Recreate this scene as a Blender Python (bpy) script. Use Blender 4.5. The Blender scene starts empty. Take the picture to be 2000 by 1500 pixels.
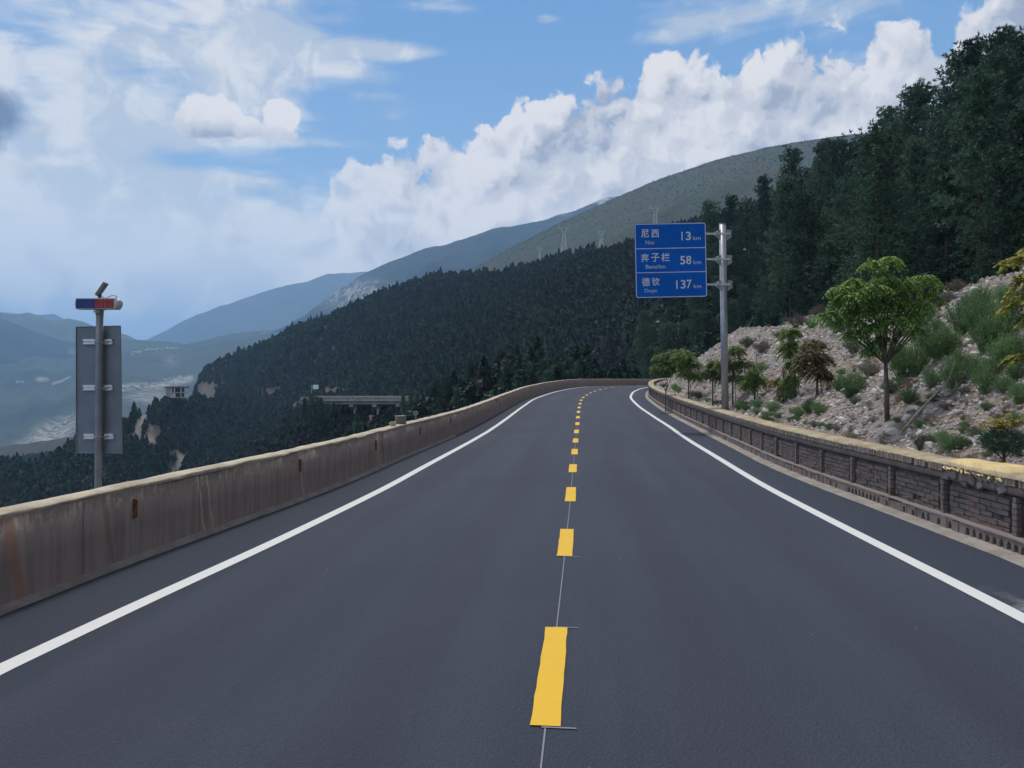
import bpy, bmesh, math, random
import numpy as np
from mathutils import Vector, Matrix

random.seed(7)
RNG = np.random.default_rng(11)
SC = bpy.context.scene
COL = SC.collection
R = math.radians

# ------------------------------------------------------------------ camera
F = 1500.0; HZ = 740.0; CX = 1000.0; EYE = 1.8
cam_d = bpy.data.cameras.new('camera'); cam = bpy.data.objects.new('camera', cam_d); COL.objects.link(cam)
cam.location = (0, 0, EYE); cam.rotation_euler = (R(90), 0, 0)
cam_d.sensor_width = 36; cam_d.lens = 36 * F / 2000.0
cam_d.shift_y = (HZ - 750.0) / 2000.0
cam_d.clip_start = 0.1; cam_d.clip_end = 60000
SC.camera = cam
SC.view_settings.view_transform = 'Standard'
SC.view_settings.look = 'None'
EXPO = 0.85
SC.view_settings.exposure = EXPO
SC.view_settings.gamma = 1.0
SC.render.engine = 'CYCLES'
SC.cycles.use_denoising = True
SC.cycles.max_bounces = 6; SC.cycles.diffuse_bounces = 2; SC.cycles.glossy_bounces = 2
SC.cycles.transmission_bounces = 4; SC.cycles.volume_bounces = 2; SC.cycles.transparent_max_bounces = 6
SC.cycles.sample_clamp_indirect = 4.0

SUN_EL, SUN_AZ = 66.0, -22.0            # azimuth from +Y, negative = to the left
sun_d = bpy.data.lights.new('sun', 'SUN'); sun = bpy.data.objects.new('sun', sun_d); COL.objects.link(sun)
sun_d.energy = 1.5; sun_d.angle = R(10); sun_d.color = (1.0, 0.95, 0.87)
sd_ = Vector((math.sin(R(SUN_AZ)) * math.cos(R(SUN_EL)), math.cos(R(SUN_AZ)) * math.cos(R(SUN_EL)), math.sin(R(SUN_EL))))
sun.rotation_euler = sd_.to_track_quat('Z', 'Y').to_euler()

def lin(c):
    return tuple(((v / 255) / 12.92 if v <= 10.3 else ((v / 255 + 0.055) / 1.055) ** 2.4) for v in c)
def lin4(c): return lin(c) + (1.0,)

# ------------------------------------------------------------------ node helper
class NB:
    def __init__(s, nt): s.nt = nt; s.dim = '3D'
    def node(s, t, **kw):
        n = s.nt.nodes.new(t)
        for k, v in kw.items(): setattr(n, k, v)
        return n
    def put(s, sock, v):
        if hasattr(v, 'is_linked'): s.nt.links.new(v, sock)
        elif isinstance(v, (tuple, list)):
            v = tuple(v)
            if len(sock.default_value) == 4 and len(v) == 3: v = v + (1.0,)
            sock.default_value = v
        else: sock.default_value = v
    def m(s, op, *a, clamp=False):
        n = s.node('ShaderNodeMath', operation=op, use_clamp=clamp)
        for i, v in enumerate(a): s.put(n.inputs[i], v)
        return n.outputs[0]
    def vm(s, op, *a):
        n = s.node('ShaderNodeVectorMath', operation=op)
        for i, v in enumerate(a):
            if op == 'SCALE' and i == 1: s.put(n.inputs['Scale'], v)
            else: s.put(n.inputs[i], v)
        return n.outputs[0]
    def mix(s, f, a, b, mode='MIX'):
        n = s.node('ShaderNodeMix', data_type='RGBA', blend_type=mode)
        s.put(n.inputs[0], f); s.put(n.inputs[6], a); s.put(n.inputs[7], b)
        return n.outputs[2]
    def sm(s, v, a, b, lo=0.0, hi=1.0):
        n = s.node('ShaderNodeMapRange', interpolation_type='SMOOTHSTEP')
        for i, q in enumerate((v, a, b, lo, hi)): s.put(n.inputs[i], q)
        return n.outputs[0]
    def noise(s, vec, scale, detail=4, rough=0.55, dist=0.0, out=0):
        n = s.node('ShaderNodeTexNoise', noise_dimensions=s.dim)
        s.put(n.inputs['Vector'], vec); n.inputs['Scale'].default_value = scale
        n.inputs['Detail'].default_value = detail; n.inputs['Roughness'].default_value = rough
        n.inputs['Distortion'].default_value = dist
        return n.outputs[out]
    def voro(s, vec, scale, detail=0, rough=0.5, feature='F1', out='Distance', rnd=1.0):
        n = s.node('ShaderNodeTexVoronoi', feature=feature, voronoi_dimensions=s.dim)
        s.put(n.inputs['Vector'], vec); n.inputs['Scale'].default_value = scale
        n.inputs['Detail'].default_value = detail; n.inputs['Roughness'].default_value = rough
        n.inputs['Randomness'].default_value = rnd
        return n.outputs[out]
    def xyz(s, v):
        n = s.node('ShaderNodeSeparateXYZ'); s.put(n.inputs[0], v); return n.outputs
    def comb(s, x, y, z):
        n = s.node('ShaderNodeCombineXYZ')
        for i, v in enumerate((x, y, z)): s.put(n.inputs[i], v)
        return n.outputs[0]

# ------------------------------------------------------------------ sky
world = bpy.data.worlds.new('World'); SC.world = world; world.use_nodes = True
world.cycles.sampling_method = 'MANUAL'; world.cycles.sample_map_resolution = 128
wt = world.node_tree; wt.nodes.clear(); W = NB(wt)
wout = W.node('ShaderNodeOutputWorld'); bg = W.node('ShaderNodeBackground')
SKY_STRENGTH = 0.1
bg.inputs[1].default_value = SKY_STRENGTH
wt.links.new(bg.outputs[0], wout.inputs[0])
nish = W.node('ShaderNodeTexSky', sky_type='NISHITA'); nish.sun_disc = False
nish.sun_elevation = R(SUN_EL); nish.sun_rotation = R(SUN_AZ); nish.altitude = 1500; nish.air_density = 1.0
nish.dust_density = 0.6; nish.ozone_density = 2.0

def pix_ae(px, py):
    az = math.atan((px - CX) / F); el = math.atan((HZ - py) / F * math.cos(az))
    return math.degrees(az), math.degrees(el)

def sky():
    W.dim = '2D'
    tc = W.node('ShaderNodeTexCoord'); d = tc.outputs['Generated']
    x, y, z = W.xyz(d)
    az = W.m('MULTIPLY', W.m('ARCTAN2', x, y), 180 / math.pi)
    el = W.m('MULTIPLY', W.m('ARCSINE', z), 180 / math.pi)
    K = 1.0 / SKY_STRENGTH / 2 ** EXPO
    def cc(c): return tuple(v * K for v in lin(c))
    gain = W.m('ADD', 1.0, W.m('DIVIDE', 0.06, W.m('MAXIMUM', z, 0.07)))
    p = W.comb(W.m('MULTIPLY', az, 0.05), W.m('MULTIPLY', el, 0.05), 0.0)      # 1 unit = 20 degrees
    pst = W.comb(W.m('MULTIPLY', W.m('ADD', az, W.m('MULTIPLY', el, -0.8)), 0.05), W.m('MULTIPLY', el, 0.2), 3.1)
    n_big = W.noise(p, 2.2, 5, 0.55, 0.3)
    n_mid = W.noise(p, 7.0, 7, 0.6, 0.4)
    n_fine = W.noise(p, 26.0, 6, 0.62)
    n_st = W.noise(pst, 1.5, 7, 0.58, 0.6)
    n_st2 = W.noise(W.vm('ADD', pst, (7.3, 1.7, 0.0)), 3.5, 6, 0.55, 0.4)
    def gauss(px, py, rx, ry):
        a0, e0 = pix_ae(px, py); a1, _ = pix_ae(px + rx, py); _, e1 = pix_ae(px, py - ry)
        ra, re = max(.1, a1 - a0), max(.1, e1 - e0)
        u = W.m('DIVIDE', W.m('SUBTRACT', az, a0), ra); v = W.m('DIVIDE', W.m('SUBTRACT', el, e0), re)
        q = W.m('ADD', W.m('MULTIPLY', u, u), W.m('MULTIPLY', v, v))
        return W.m('EXPONENT', W.m('MULTIPLY', q, -1.0))
    def ell(px, py, rx, ry):
        a0, e0 = pix_ae(px, py); a1, _ = pix_ae(px + rx, py); _, e1 = pix_ae(px, py - ry)
        u = W.m('DIVIDE', W.m('SUBTRACT', az, a0), a1 - a0); v = W.m('DIVIDE', W.m('SUBTRACT', el, e0), e1 - e0)
        return W.m('SUBTRACT', 1.0, W.m('SQRT', W.m('ADD', W.m('MULTIPLY', u, u), W.m('MULTIPLY', v, v))))
    # clear sky: measured blue, deeper with height, mixed with the physical sky
    tel = W.sm(el, 0, 32)
    blue = W.mix(tel, cc((146, 182, 219)), cc((92, 146, 208)))
    blue = W.mix(W.sm(el, 30, 80), blue, cc((62, 112, 182)))
    base = W.mix(0.85, nish.outputs[0], blue)
    col = base
    # veil of thin stretched cloud, thick to the left and low, thin in the middle of the picture
    wgt = W.sm(az, -2, -24, 0.0, 0.22)
    wgt = W.m('ADD', wgt, W.m('MULTIPLY', W.sm(el, 16, 5), W.sm(az, 6, -6, 0.0, 0.20)))
    for a in ((120, 180, 300, 130, .10), (520, 110, 300, 50, .18), (760, 98, 150, 22, .30), (900, 16, 90, 22, .30), (1070, 38, 45, 16, .38), (500, 215, 260, 60, .08),
              (250, 430, 420, 90, .17), (1420, 25, 260, 42, .34), (1290, 75, 90, 22, .22), (1050, 92, 80, 14, .12), (430, 270, 330, 16, .16), (720, 185, 60, 12, .12), (430, 352, 90, 10, .16)):
        wgt = W.m('ADD', wgt, W.m('MULTIPLY', gauss(*a[:4]), a[4]))
    for a in ((960, 120, 170, 100, -.30), (700, 290, 110, 70, -.16), (480, 385, 170, 26, -.14), (60, 60, 160, 30, -.12), (1120, 90, 140, 130, -.2), (620, 300, 130, 18, -.15), (640, 210, 60, 60, -.12), (330, 190, 60, 50, -.10), (400, 315, 130, 22, -.20)):
        wgt = W.m('ADD', wgt, W.m('MULTIPLY', gauss(*a[:4]), a[4]))
    wgt = W.m('ADD', wgt, W.m('MULTIPLY', W.sm(W.m('ABSOLUTE', az), 45, 80), 0.12))
    nv = W.m('ADD', W.m('MULTIPLY', n_st, 0.5), W.m('ADD', W.m('MULTIPLY', n_st2, 0.38), W.m('MULTIPLY', n_mid, 0.12)))
    veil = W.sm(W.m('ADD', nv, wgt), 0.52, 0.84)
    vcol = W.mix(W.sm(W.m('ADD', W.m('MULTIPLY', n_mid, 0.5), W.m('MULTIPLY', n_big, 0.5)), 0.42, 0.57), cc((190, 202, 219)), cc((226, 230, 236)))
    col = W.mix(W.m('MULTIPLY', veil, 0.92), col, vcol)
    # low pale band in front of the far mountains
    col = W.mix(W.m('MULTIPLY', gauss(200, 480, 720, 85), 0.72), col, cc((214, 223, 235)))
    col = W.mix(W.m('MULTIPLY', W.sm(el, 5.6, 2.0, 0, .9), W.sm(az, 3, -14)), col, cc((170, 200, 232)))
    # cumulus
    def billow(vec, sc):
        return W.voro(vec, sc, 4.0, 0.52, 'SMOOTH_F1')
    wob = W.noise(p, 9.0, 3, 0.5, 0.0, 1)
    pw = W.vm('ADD', p, W.vm('SCALE', W.vm('SUBTRACT', wob, (0.5, 0.5, 0.5)), 0.10))
    b1 = billow(pw, 4.2)
    b3 = billow(pw, 11.0); b4 = billow(W.vm('ADD', pw, (-0.014, 0.022, 0.0)), 11.0)
    b2 = billow(W.vm('ADD', pw, (-0.035, 0.06, 0.0)), 4.2)
    relief = W.m('ADD', W.m('SUBTRACT', b2, b1), W.m('MULTIPLY', W.m('SUBTRACT', b4, b3), 0.35))                       # lit from the upper left
    edge = W.m('ADD', W.m('MULTIPLY', W.m('SUBTRACT', 0.33, W.m('MULTIPLY', b1, b1)), 4.2), W.m('ADD', W.m('MULTIPLY', W.m('SUBTRACT', 0.28, W.m('MULTIPLY', b3, b3)), 2.0), W.m('MULTIPLY', W.m('SUBTRACT', n_fine, 0.5), 1.7)))
    fc = W.node('ShaderNodeFloatCurve')
    pts = [(520, 700), (560, 600), (585, 500), (600, 430), (640, 345), (700, 290), (770, 270), (820, 262), (840, 232), (930, 215), (1000, 175), (1060, 160), (1135, 178), (1155, 142), (1245, 135),
           (1262, 75), (1350, 58), (1400, 98), (1480, 92), (1560, 80), (1625, 25), (1690, 62), (1720, 15), (1760, -2), (1810, 25), (1850, 0), (1900, -40), (2060, -90)]
    fpts = [(-90.0, -10.0), (-30.0, -12.0)] + [pix_ae(*q) for q in pts] + [(50, 24), (75, 12), (90, -5)]
    cu = fc.mapping.curves[0]
    fpts = sorted(set(((a + 90) / 180, (e + 15) / 60) for a, e in fpts))
    cu.points[0].location = fpts[0]; cu.points[1].location = fpts[-1]
    for q in fpts[1:-1]: cu.points.new(*q)
    for q in cu.points: q.handle_type = 'VECTOR'
    fc.mapping.update()
    W.put(fc.inputs[1], W.m('DIVIDE', W.m('ADD', az, 90.0), 180.0))
    top = W.m('SUBTRACT', W.m('MULTIPLY', fc.outputs[0], 60.0), 15.0)
    dep = W.m('ADD', W.m('SUBTRACT', top, el), W.m('MULTIPLY', edge, 0.62))     # degrees below the cloud top
    bank = W.sm(dep, -0.1, 0.75)
    for g in ((1843, 72, 26, 42), (1845, 195, 24, 16)):                          # gaps of blue sky
        bank = W.m('MULTIPLY', bank, W.m('SUBTRACT', 1.0, W.sm(W.m('ADD', ell(*g), W.m('MULTIPLY', edge, -0.07)), 0.0, 0.4)))
    relb = W.m('ADD', W.m('MULTIPLY', relief, 1.15), W.m('ADD', W.m('MULTIPLY', W.m('SUBTRACT', n_big, 0.5), 1.1), W.m('MULTIPLY', W.m('SUBTRACT', n_mid, 0.5), 0.7)))
    dep2 = W.m('ADD', W.m('SUBTRACT', W.m('ADD', 17.2, W.m('MULTIPLY', az, 0.36)), el), W.m('MULTIPLY', edge, 0.5))
    lum = W.m('ADD', W.sm(dep2, 13.0, -1.0, 0.44, 0.86), relb)
    for g in ((1330, 215, 260, 60, -.16), (1560, 200, 170, 60, -.16), (1150, 250, 130, 60, -.1), (900, 330, 220, 70, -.10), (1300, 285, 300, 22, -.16), (830, 470, 260, 60, .05), (1640, 120, 130, 70, .16), (960, 400, 200, 50, .12)):
        lum = W.m('ADD', lum, W.m('MULTIPLY', gauss(*g[:4]), g[4]))
    def ccol(l):
        a = W.mix(W.sm(l, 0.0, 0.5), cc((160, 168, 189)), cc((203, 207, 218)))
        return W.mix(W.sm(l, 0.45, 1.0), a, cc((233, 233, 237)))
    thin = W.m('MULTIPLY', W.sm(az, -2, -15, 1.0, 0.85), W.sm(W.m('ADD', W.m('ADD', az, W.m('MULTIPLY', el, -0.1)), W.m('MULTIPLY', W.m('SUBTRACT', n_mid, 0.5), 16.0)), -19.0, -12.5))
    col = W.mix(W.m('MULTIPLY', bank, thin), col, ccol(lum))
    # the two-humped cloud on the left, the little one under it, the grey one at the frame's edge
    def blob(col, parts, k, lums, tone=None, soft=0.16, op=1.0):
        e = None
        for q in parts:
            v = ell(*q)
            e = v if e is None else W.m('SMOOTH_MAX', e, v, 0.12)
        e = W.m('ADD', e, W.m('MULTIPLY', edge, k))
        msk = W.m('MULTIPLY', W.sm(e, 0.0, soft), op)
        return W.mix(msk, col, ccol(lums) if tone is None else tone)
    def vgrad(py0, py1, a, b):
        return W.m('ADD', W.sm(el, pix_ae(500, py0)[1], pix_ae(500, py1)[1], a, b), W.m('MULTIPLY', relb, 0.5))
    col = blob(col, ((425, 222, 88, 60), (545, 226, 54, 50), (462, 250, 130, 30), (388, 238, 54, 40), (500, 256, 95, 22), (490, 246, 60, 32)), 0.10, W.m('SUBTRACT', vgrad(276, 205, 0.36, 1.25), W.m('MULTIPLY', gauss(420, 262, 60, 18), 0.25)))
    col = blob(col, ((450, 460, 28, 18), (468, 470, 42, 9)), 0.08, vgrad(480, 450, 0.65, 1.0), soft=0.4, op=0.8)
    col = blob(col, ((72, 258, 66, 42), (40, 322, 70, 28)), 0.13, vgrad(300, 235, 0.45, 0.72), soft=0.6, op=0.75)
    col = blob(col, ((0, 225, 74, 74), (-50, 262, 110, 60), (-20, 200, 60, 40)), 0.045, None, tone=cc((104, 120, 152)), soft=0.5, op=1.0)
    col = blob(col, ((620, 500, 90, 14), (600, 475, 60, 20), (660, 470, 70, 22)), 0.2, vgrad(510, 460, 0.45, 0.65), soft=0.6, op=0.7)
    # white cloud over the rest of the sky, out of the frame, brightened for fill light
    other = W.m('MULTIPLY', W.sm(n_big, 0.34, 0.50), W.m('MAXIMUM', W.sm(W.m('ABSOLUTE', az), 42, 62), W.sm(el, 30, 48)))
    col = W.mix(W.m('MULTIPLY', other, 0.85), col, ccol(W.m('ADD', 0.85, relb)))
    col = W.vm('MULTIPLY', W.vm('SCALE', col, gain), (1.04, 1.0, 0.94))
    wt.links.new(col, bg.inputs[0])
sky()

# ------------------------------------------------------------------ scene helpers
def link(o, parent=None):
    COL.objects.link(o)
    if parent is not None: o.parent = parent
    return o
def tag(o, label=None, cat=None, group=None, kind=None):
    if label: o['label'] = label
    if cat: o['category'] = cat
    if group: o['group'] = group
    if kind: o['kind'] = kind
    return o
def empty(name, loc=(0, 0, 0), rz=0.0, rot=None):
    o = bpy.data.objects.new(name, None); o.location = loc
    o.rotation_euler = rot if rot else (0, 0, rz); o.empty_display_size = 0.2
    return link(o)

class MB:
    """collects verts and faces and links them as one mesh object"""
    def __init__(s): s.v = []; s.f = []; s.uv = None; s.n = 0
    def add(s, V, Fc):
        V = np.asarray(V, float).reshape(-1, 3)
        s.v.append(V); s.f += [tuple(i + s.n for i in f) for f in Fc]; s.n += len(V)
    def box(s, a, b, M=None):
        (x0, y0, z0), (x1, y1, z1) = a, b
        V = np.array([(x0, y0, z0), (x1, y0, z0), (x1, y1, z0), (x0, y1, z0), (x0, y0, z1), (x1, y0, z1), (x1, y1, z1), (x0, y1, z1)], float)
        if M is not None: V = np.array([(M @ Vector(q))[:] for q in V])
        s.add(V, [(0, 3, 2, 1), (4, 5, 6, 7), (0, 1, 5, 4), (1, 2, 6, 5), (2, 3, 7, 6), (3, 0, 4, 7)])
    def tube(s, pts, rad, n=8, caps=True):
        pts = [Vector(p) for p in pts]
        if not hasattr(rad, '__len__'): rad = [rad] * len(pts)
        V = []; Fc = []
        up = Vector((0, 0, 1))
        for i, p in enumerate(pts):
            t = (pts[min(i + 1, len(pts) - 1)] - pts[max(i - 1, 0)])
            t.normalize()
            a = t.cross(up if abs(t.z) < 0.95 else Vector((1, 0, 0))); a.normalize(); b = t.cross(a)
            for k in range(n):
                th = 2 * math.pi * k / n
                V.append((p + (a * math.cos(th) + b * math.sin(th)) * rad[i])[:])
        for i in range(len(pts) - 1):
            for k in range(n):
                k2 = (k + 1) % n
                Fc.append((i * n + k, i * n + k2, (i + 1) * n + k2, (i + 1) * n + k))
        if caps:
            Fc.append(tuple(range(n))); Fc.append(tuple((len(pts) - 1) * n + k for k in reversed(range(n))))
        s.add(V, Fc)
    def mesh(s, name, m=None, smooth=False, bevel=0.0):
        me = bpy.data.meshes.new(name)
        me.from_pydata(np.concatenate(s.v).tolist(), [], s.f)
        if bevel or smooth:
            bm = bmesh.new(); bm.from_mesh(me)
            bmesh.ops.recalc_face_normals(bm, faces=bm.faces)
            if bevel: bmesh.ops.bevel(bm, geom=bm.edges[:], offset=bevel, segments=2, profile=0.7, affect='EDGES')
            bm.to_mesh(me); bm.free()
        if smooth: me.polygons.foreach_set('use_smooth', [True] * len(me.polygons))
        if m: me.materials.append(m)
        me.update()
        return me
    def build(s, name, m=None, parent=None, smooth=False, bevel=0.0, loc=None):
        o = bpy.data.objects.new(name, s.mesh(name, m, smooth, bevel))
        if loc is not None: o.location = loc
        return link(o, parent)

def grid_mesh(name, P, m=None, uv=None, smooth=True, attrs=None):
    """P: rows x cols x 3"""
    nr, nc, _ = P.shape
    me = bpy.data.meshes.new(name)
    idx = np.arange(nr * nc).reshape(nr, nc)
    q = np.stack([idx[:-1, :-1], idx[:-1, 1:], idx[1:, 1:], idx[1:, :-1]], -1).reshape(-1, 4)
    me.vertices.add(nr * nc); me.vertices.foreach_set('co', P.reshape(-1).astype(np.float32))
    me.loops.add(q.size); me.loops.foreach_set('vertex_index', q.reshape(-1).astype(np.int32))
    me.polygons.add(len(q)); me.polygons.foreach_set('loop_start', (np.arange(len(q)) * 4).astype(np.int32))
    me.polygons.foreach_set('loop_total', np.full(len(q), 4, np.int32))
    me.update(calc_edges=True)
    if smooth: me.polygons.foreach_set('use_smooth', np.ones(len(q), bool))
    if uv is not None:
        l = me.uv_layers.new(name='UVMap'); l.data.foreach_set('uv', uv.reshape(-1, 2)[q.reshape(-1)].reshape(-1).astype(np.float32))
    for k, a in (attrs or {}).items():
        at = me.attributes.new(k, 'FLOAT', 'POINT'); at.data.foreach_set('value', a.reshape(-1).astype(np.float32))
    if m: me.materials.append(m)
    me.validate()
    return me

# 2-D fractal noise in numpy
def _h(ix, iy, seed):
    n = (ix.astype(np.int64) * 374761393 + iy.astype(np.int64) * 668265263 + seed * 1442695041) & 0xffffffff
    n = ((n ^ (n >> 13)) * 1274126177) & 0xffffffff
    return ((n ^ (n >> 16)) & 0xffff) / 65535.0
def vnoise(x, y, seed=0):
    x = np.asarray(x, float); y = np.asarray(y, float)
    ix = np.floor(x); iy = np.floor(y); fx = x - ix; fy = y - iy
    fx = fx * fx * (3 - 2 * fx); fy = fy * fy * (3 - 2 * fy)
    a = _h(ix, iy, seed); b = _h(ix + 1, iy, seed); c = _h(ix, iy + 1, seed); d = _h(ix + 1, iy + 1, seed)
    return (a + (b - a) * fx) * (1 - fy) + (c + (d - c) * fx) * fy
def fbm(x, y, oct=4, seed=0, rough=0.5):
    s = 0; a = 1; t = 0
    for o in range(oct):
        s = s + a * vnoise(x * 2 ** o + 17.3 * o, y * 2 ** o - 9.1 * o, seed + o); t += a; a *= rough
    return s / t
def sstep(a, b, v):
    t = np.clip((v - a) / (b - a), 0, 1); return t * t * (3 - 2 * t)

# ------------------------------------------------------------------ materials
def material(name):
    m = bpy.data.materials.new(name); m.use_nodes = True
    nt = m.node_tree; B = NB(nt)
    p = nt.nodes['Principled BSDF']
    return m, B, p
def bump(B, p, h, strength, dist=0.02):
    n = B.node('ShaderNodeBump'); n.inputs['Strength'].default_value = strength; n.inputs['Distance'].default_value = dist
    B.put(n.inputs['Height'], h); B.put(p.inputs['Normal'], n.outputs[0])
def obj_vec(B): return B.node('ShaderNodeTexCoord').outputs['Object']
def pos_vec(B): return B.node('ShaderNodeNewGeometry').outputs['Position']
def uv_vec(B): return B.node('ShaderNodeTexCoord').outputs['UV']
def attr(B, n): return B.node('ShaderNodeAttribute', attribute_name=n).outputs['Fac']
def rnd_obj(B): return B.node('ShaderNodeObjectInfo').outputs['Random']
def rnd_isl(B): return B.node('ShaderNodeNewGeometry').outputs['Random Per Island']

def simple(name, c, rough=0.8, metal=0.0, var=0.15, scale=6.0, bmp=0.0, c2=None, spec=0.5):
    m, B, p = material(name)
    n = B.noise(obj_vec(B), scale, 5, 0.6)
    dk = tuple(v * (1 - var) for v in c) if c2 is None else c2
    B.put(p.inputs['Base Color'], B.mix(B.sm(n, 0.35, 0.65), dk, tuple(min(1, v * (1 + var)) for v in c)))
    p.inputs['Roughness'].default_value = rough; p.inputs['Metallic'].default_value = metal
    p.inputs['Specular IOR Level'].default_value = spec
    if bmp: bump(B, p, n, bmp)
    return m

def mat_asphalt():
    m, B, p = material('asphalt')
    v = pos_vec(B); uv = B.xyz(uv_vec(B))
    big = B.noise(v, 0.16, 4, 0.6); mid = B.noise(B.comb(B.m('MULTIPLY', uv[0], 1.6), B.m('MULTIPLY', uv[1], 0.10), 0.0), 1.0, 4, 0.6)
    g = B.noise(v, 85, 3, 0.75); g2 = B.voro(v, 55.0)
    base = B.mix(B.sm(B.m('ADD', B.m('MULTIPLY', big, 0.5), B.m('MULTIPLY', mid, 0.5)), 0.38, 0.62), (0.034, 0.042, 0.069), (0.046, 0.055, 0.087))
    # the shoulders beyond the white lines are an older, darker and bluer strip
    sh = B.m('MAXIMUM', B.sm(uv[0], 3.35, 3.5), B.sm(uv[0], -3.0, -3.15))
    base = B.mix(B.m('MULTIPLY', sh, 0.75), base, (0.026, 0.037, 0.060))
    base = B.mix(B.sm(g, 0.54, 0.72, 0, 0.7), base, (0.13, 0.135, 0.15))
    tr = B.m('ABSOLUTE', B.m('SUBTRACT', B.m('ABSOLUTE', B.m('SUBTRACT', B.m('ABSOLUTE', uv[0]), 1.7)), 0.75))
    base = B.mix(B.sm(tr, 0.42, 0.08, 0, 0.28), base, (0.030, 0.033, 0.046))
    sp = B.noise(B.vm('MULTIPLY', v, (1, 1, 1)), 0.9, 6, 0.75)
    base = B.mix(B.sm(sp, 0.60, 0.74, 0, 0.30), base, (0.088, 0.090, 0.105))
    base = B.mix(B.sm(g2, 0.06, 0.30, 0.7, 0.0), base, (0.014, 0.015, 0.021))
    # pale dust rubbed into the shoulder beside the right-hand line
    dn = B.noise(v, 3.2, 6, 0.7)
    du = B.m('MULTIPLY', B.sm(B.m('ABSOLUTE', B.m('SUBTRACT', uv[0], B.m('ADD', 3.72, B.m('MULTIPLY', B.m('SUBTRACT', uv[1], 6.0), -0.10)))), 0.18, 0.02), B.m('MULTIPLY', B.sm(uv[1], 4.2, 5.2), B.sm(uv[1], 7.2, 6.3)))
    base = B.mix(B.m('MULTIPLY', du, B.sm(dn, 0.40, 0.72)), base, (0.28, 0.30, 0.32))
    chips = B.voro(v, 3.1, out='Distance')
    base = B.mix(B.sm(chips, 0.022, 0.012), base, (0.45, 0.44, 0.42))
    B.put(p.inputs['Base Color'], base)
    p.inputs['Roughness'].default_value = 0.82; p.inputs['Specular IOR Level'].default_value = 0.32
    bump(B, p, B.m('ADD', g, B.m('MULTIPLY', g2, 0.8)), 0.9, 0.010)
    return m
def mat_paint(name, c, dirt=(0.3, 0.3, 0.3)):
    m, B, p = material(name)
    v = pos_vec(B); n = B.noise(v, 9, 6, 0.65); g = B.noise(v, 90, 3, 0.7)
    col = B.mix(B.sm(n, 0.45, 0.8, 0, 0.35), c, tuple(q * 0.82 for q in c))
    col = B.mix(B.sm(g, 0.66, 0.8, 0, 0.25), col, dirt)
    B.put(p.inputs['Base Color'], col); p.inputs['Roughness'].default_value = 0.6
    bump(B, p, g, 0.3, 0.003)
    return m

def mat_parapet():
    m, B, p = material('stained_concrete')
    u, z, _ = B.xyz(uv_vec(B)); v = pos_vec(B)
    st = B.noise(B.comb(B.m('MULTIPLY', u, 7.0), B.m('MULTIPLY', z, 0.55), 0.0), 1.0, 6, 0.65, 0.3)
    st2 = B.noise(B.comb(B.m('MULTIPLY', u, 22.0), B.m('MULTIPLY', z, 1.6), 4.0), 1.0, 4, 0.6)
    big = B.noise(B.comb(B.m('MULTIPLY', u, 0.9), B.m('MULTIPLY', z, 1.2), 2.0), 1.0, 5, 0.6)
    col = B.mix(B.sm(st, 0.38, 0.60), (0.285, 0.228, 0.212), (0.375, 0.312, 0.292))
    col = B.mix(B.sm(big, 0.42, 0.65, 0, 0.5), col, (0.33, 0.235, 0.205))
    col = B.mix(B.sm(st2, 0.60, 0.76, 0, 0.35), col, (0.50, 0.42, 0.37))
    # pale peeling render under the cap
    pe = B.m('MULTIPLY', B.sm(z, 0.50, 0.66), B.sm(B.m('ADD', B.m('MULTIPLY', B.noise(v, 14, 5, 0.7), 0.5), B.m('MULTIPLY', st2, 0.5)), 0.47, 0.55))
    col = B.mix(B.m('MULTIPLY', pe, 0.75), col, (0.58, 0.49, 0.38))
    dk = B.m('MULTIPLY', B.sm(z, 0.50, 0.68), B.sm(st, 0.42, 0.56, 0.0, 0.5))
    col = B.mix(dk, col, (0.19, 0.145, 0.135))
    # runs of lime and rust at the joints
    for uj, wd, c in ((2.93, .030, (.56, .46, .36)), (3.10, .026, (.54, .44, .34)), (5.62, .032, (.56, .47, .37)), (1.32, .05, (.26, .21, .17)), (9.6, .06, (.58, .44, .31)), (9.95, .12, (.32, .17, .135)), (0.15, .08, (.38, .22, .16)), (17.2, .06, (.35, .29, .24)), (19.5, .08, (.36, .30, .24)), (13.9, .05, (.30, .25, .22))):
        wv = B.m('MULTIPLY', B.m('SUBTRACT', B.noise(v, 5, 3, 0.6), 0.5), 0.10)
        d = B.m('ABSOLUTE', B.m('SUBTRACT', B.m('ADD', B.m('ADD', u, wv), B.m('MULTIPLY', z, 0.22)), uj + 0.08))
        s_ = B.m('MULTIPLY', B.sm(d, wd, wd * 0.35), B.sm(st2, 0.15, 0.34))
        col = B.mix(B.m('MULTIPLY', s_, 0.92), col, c)
    fr = B.m('FRACT', B.m('DIVIDE', u, 1.93))
    col = B.mix(B.sm(B.m('ABSOLUTE', B.m('SUBTRACT', fr, 0.5)), 0.006, 0.002, 0, 0.6), col, (0.07, 0.055, 0.052))
    B.put(p.inputs['Base Color'], col); p.inputs['Roughness'].default_value = 0.9
    bump(B, p, B.m('ADD', B.noise(v, 40, 5, 0.7), st2), 0.4, 0.01)
    return m
def mat_cap(name='weathered_cap', a=(0.38, 0.33, 0.25), b=(0.56, 0.50, 0.39), dark=(0.20, 0.165, 0.12)):
    m, B, p = material(name)
    v = pos_vec(B); n = B.noise(v, 3.0, 6, 0.65); f = B.noise(v, 30, 5, 0.7)
    col = B.mix(B.sm(n, 0.35, 0.65), a, b)
    col = B.mix(B.sm(f, 0.55, 0.75, 0, 0.6), col, dark)
    B.put(p.inputs['Base Color'], col); p.inputs['Roughness'].default_value = 0.93
    bump(B, p, f, 0.7, 0.02)
    return m
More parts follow.
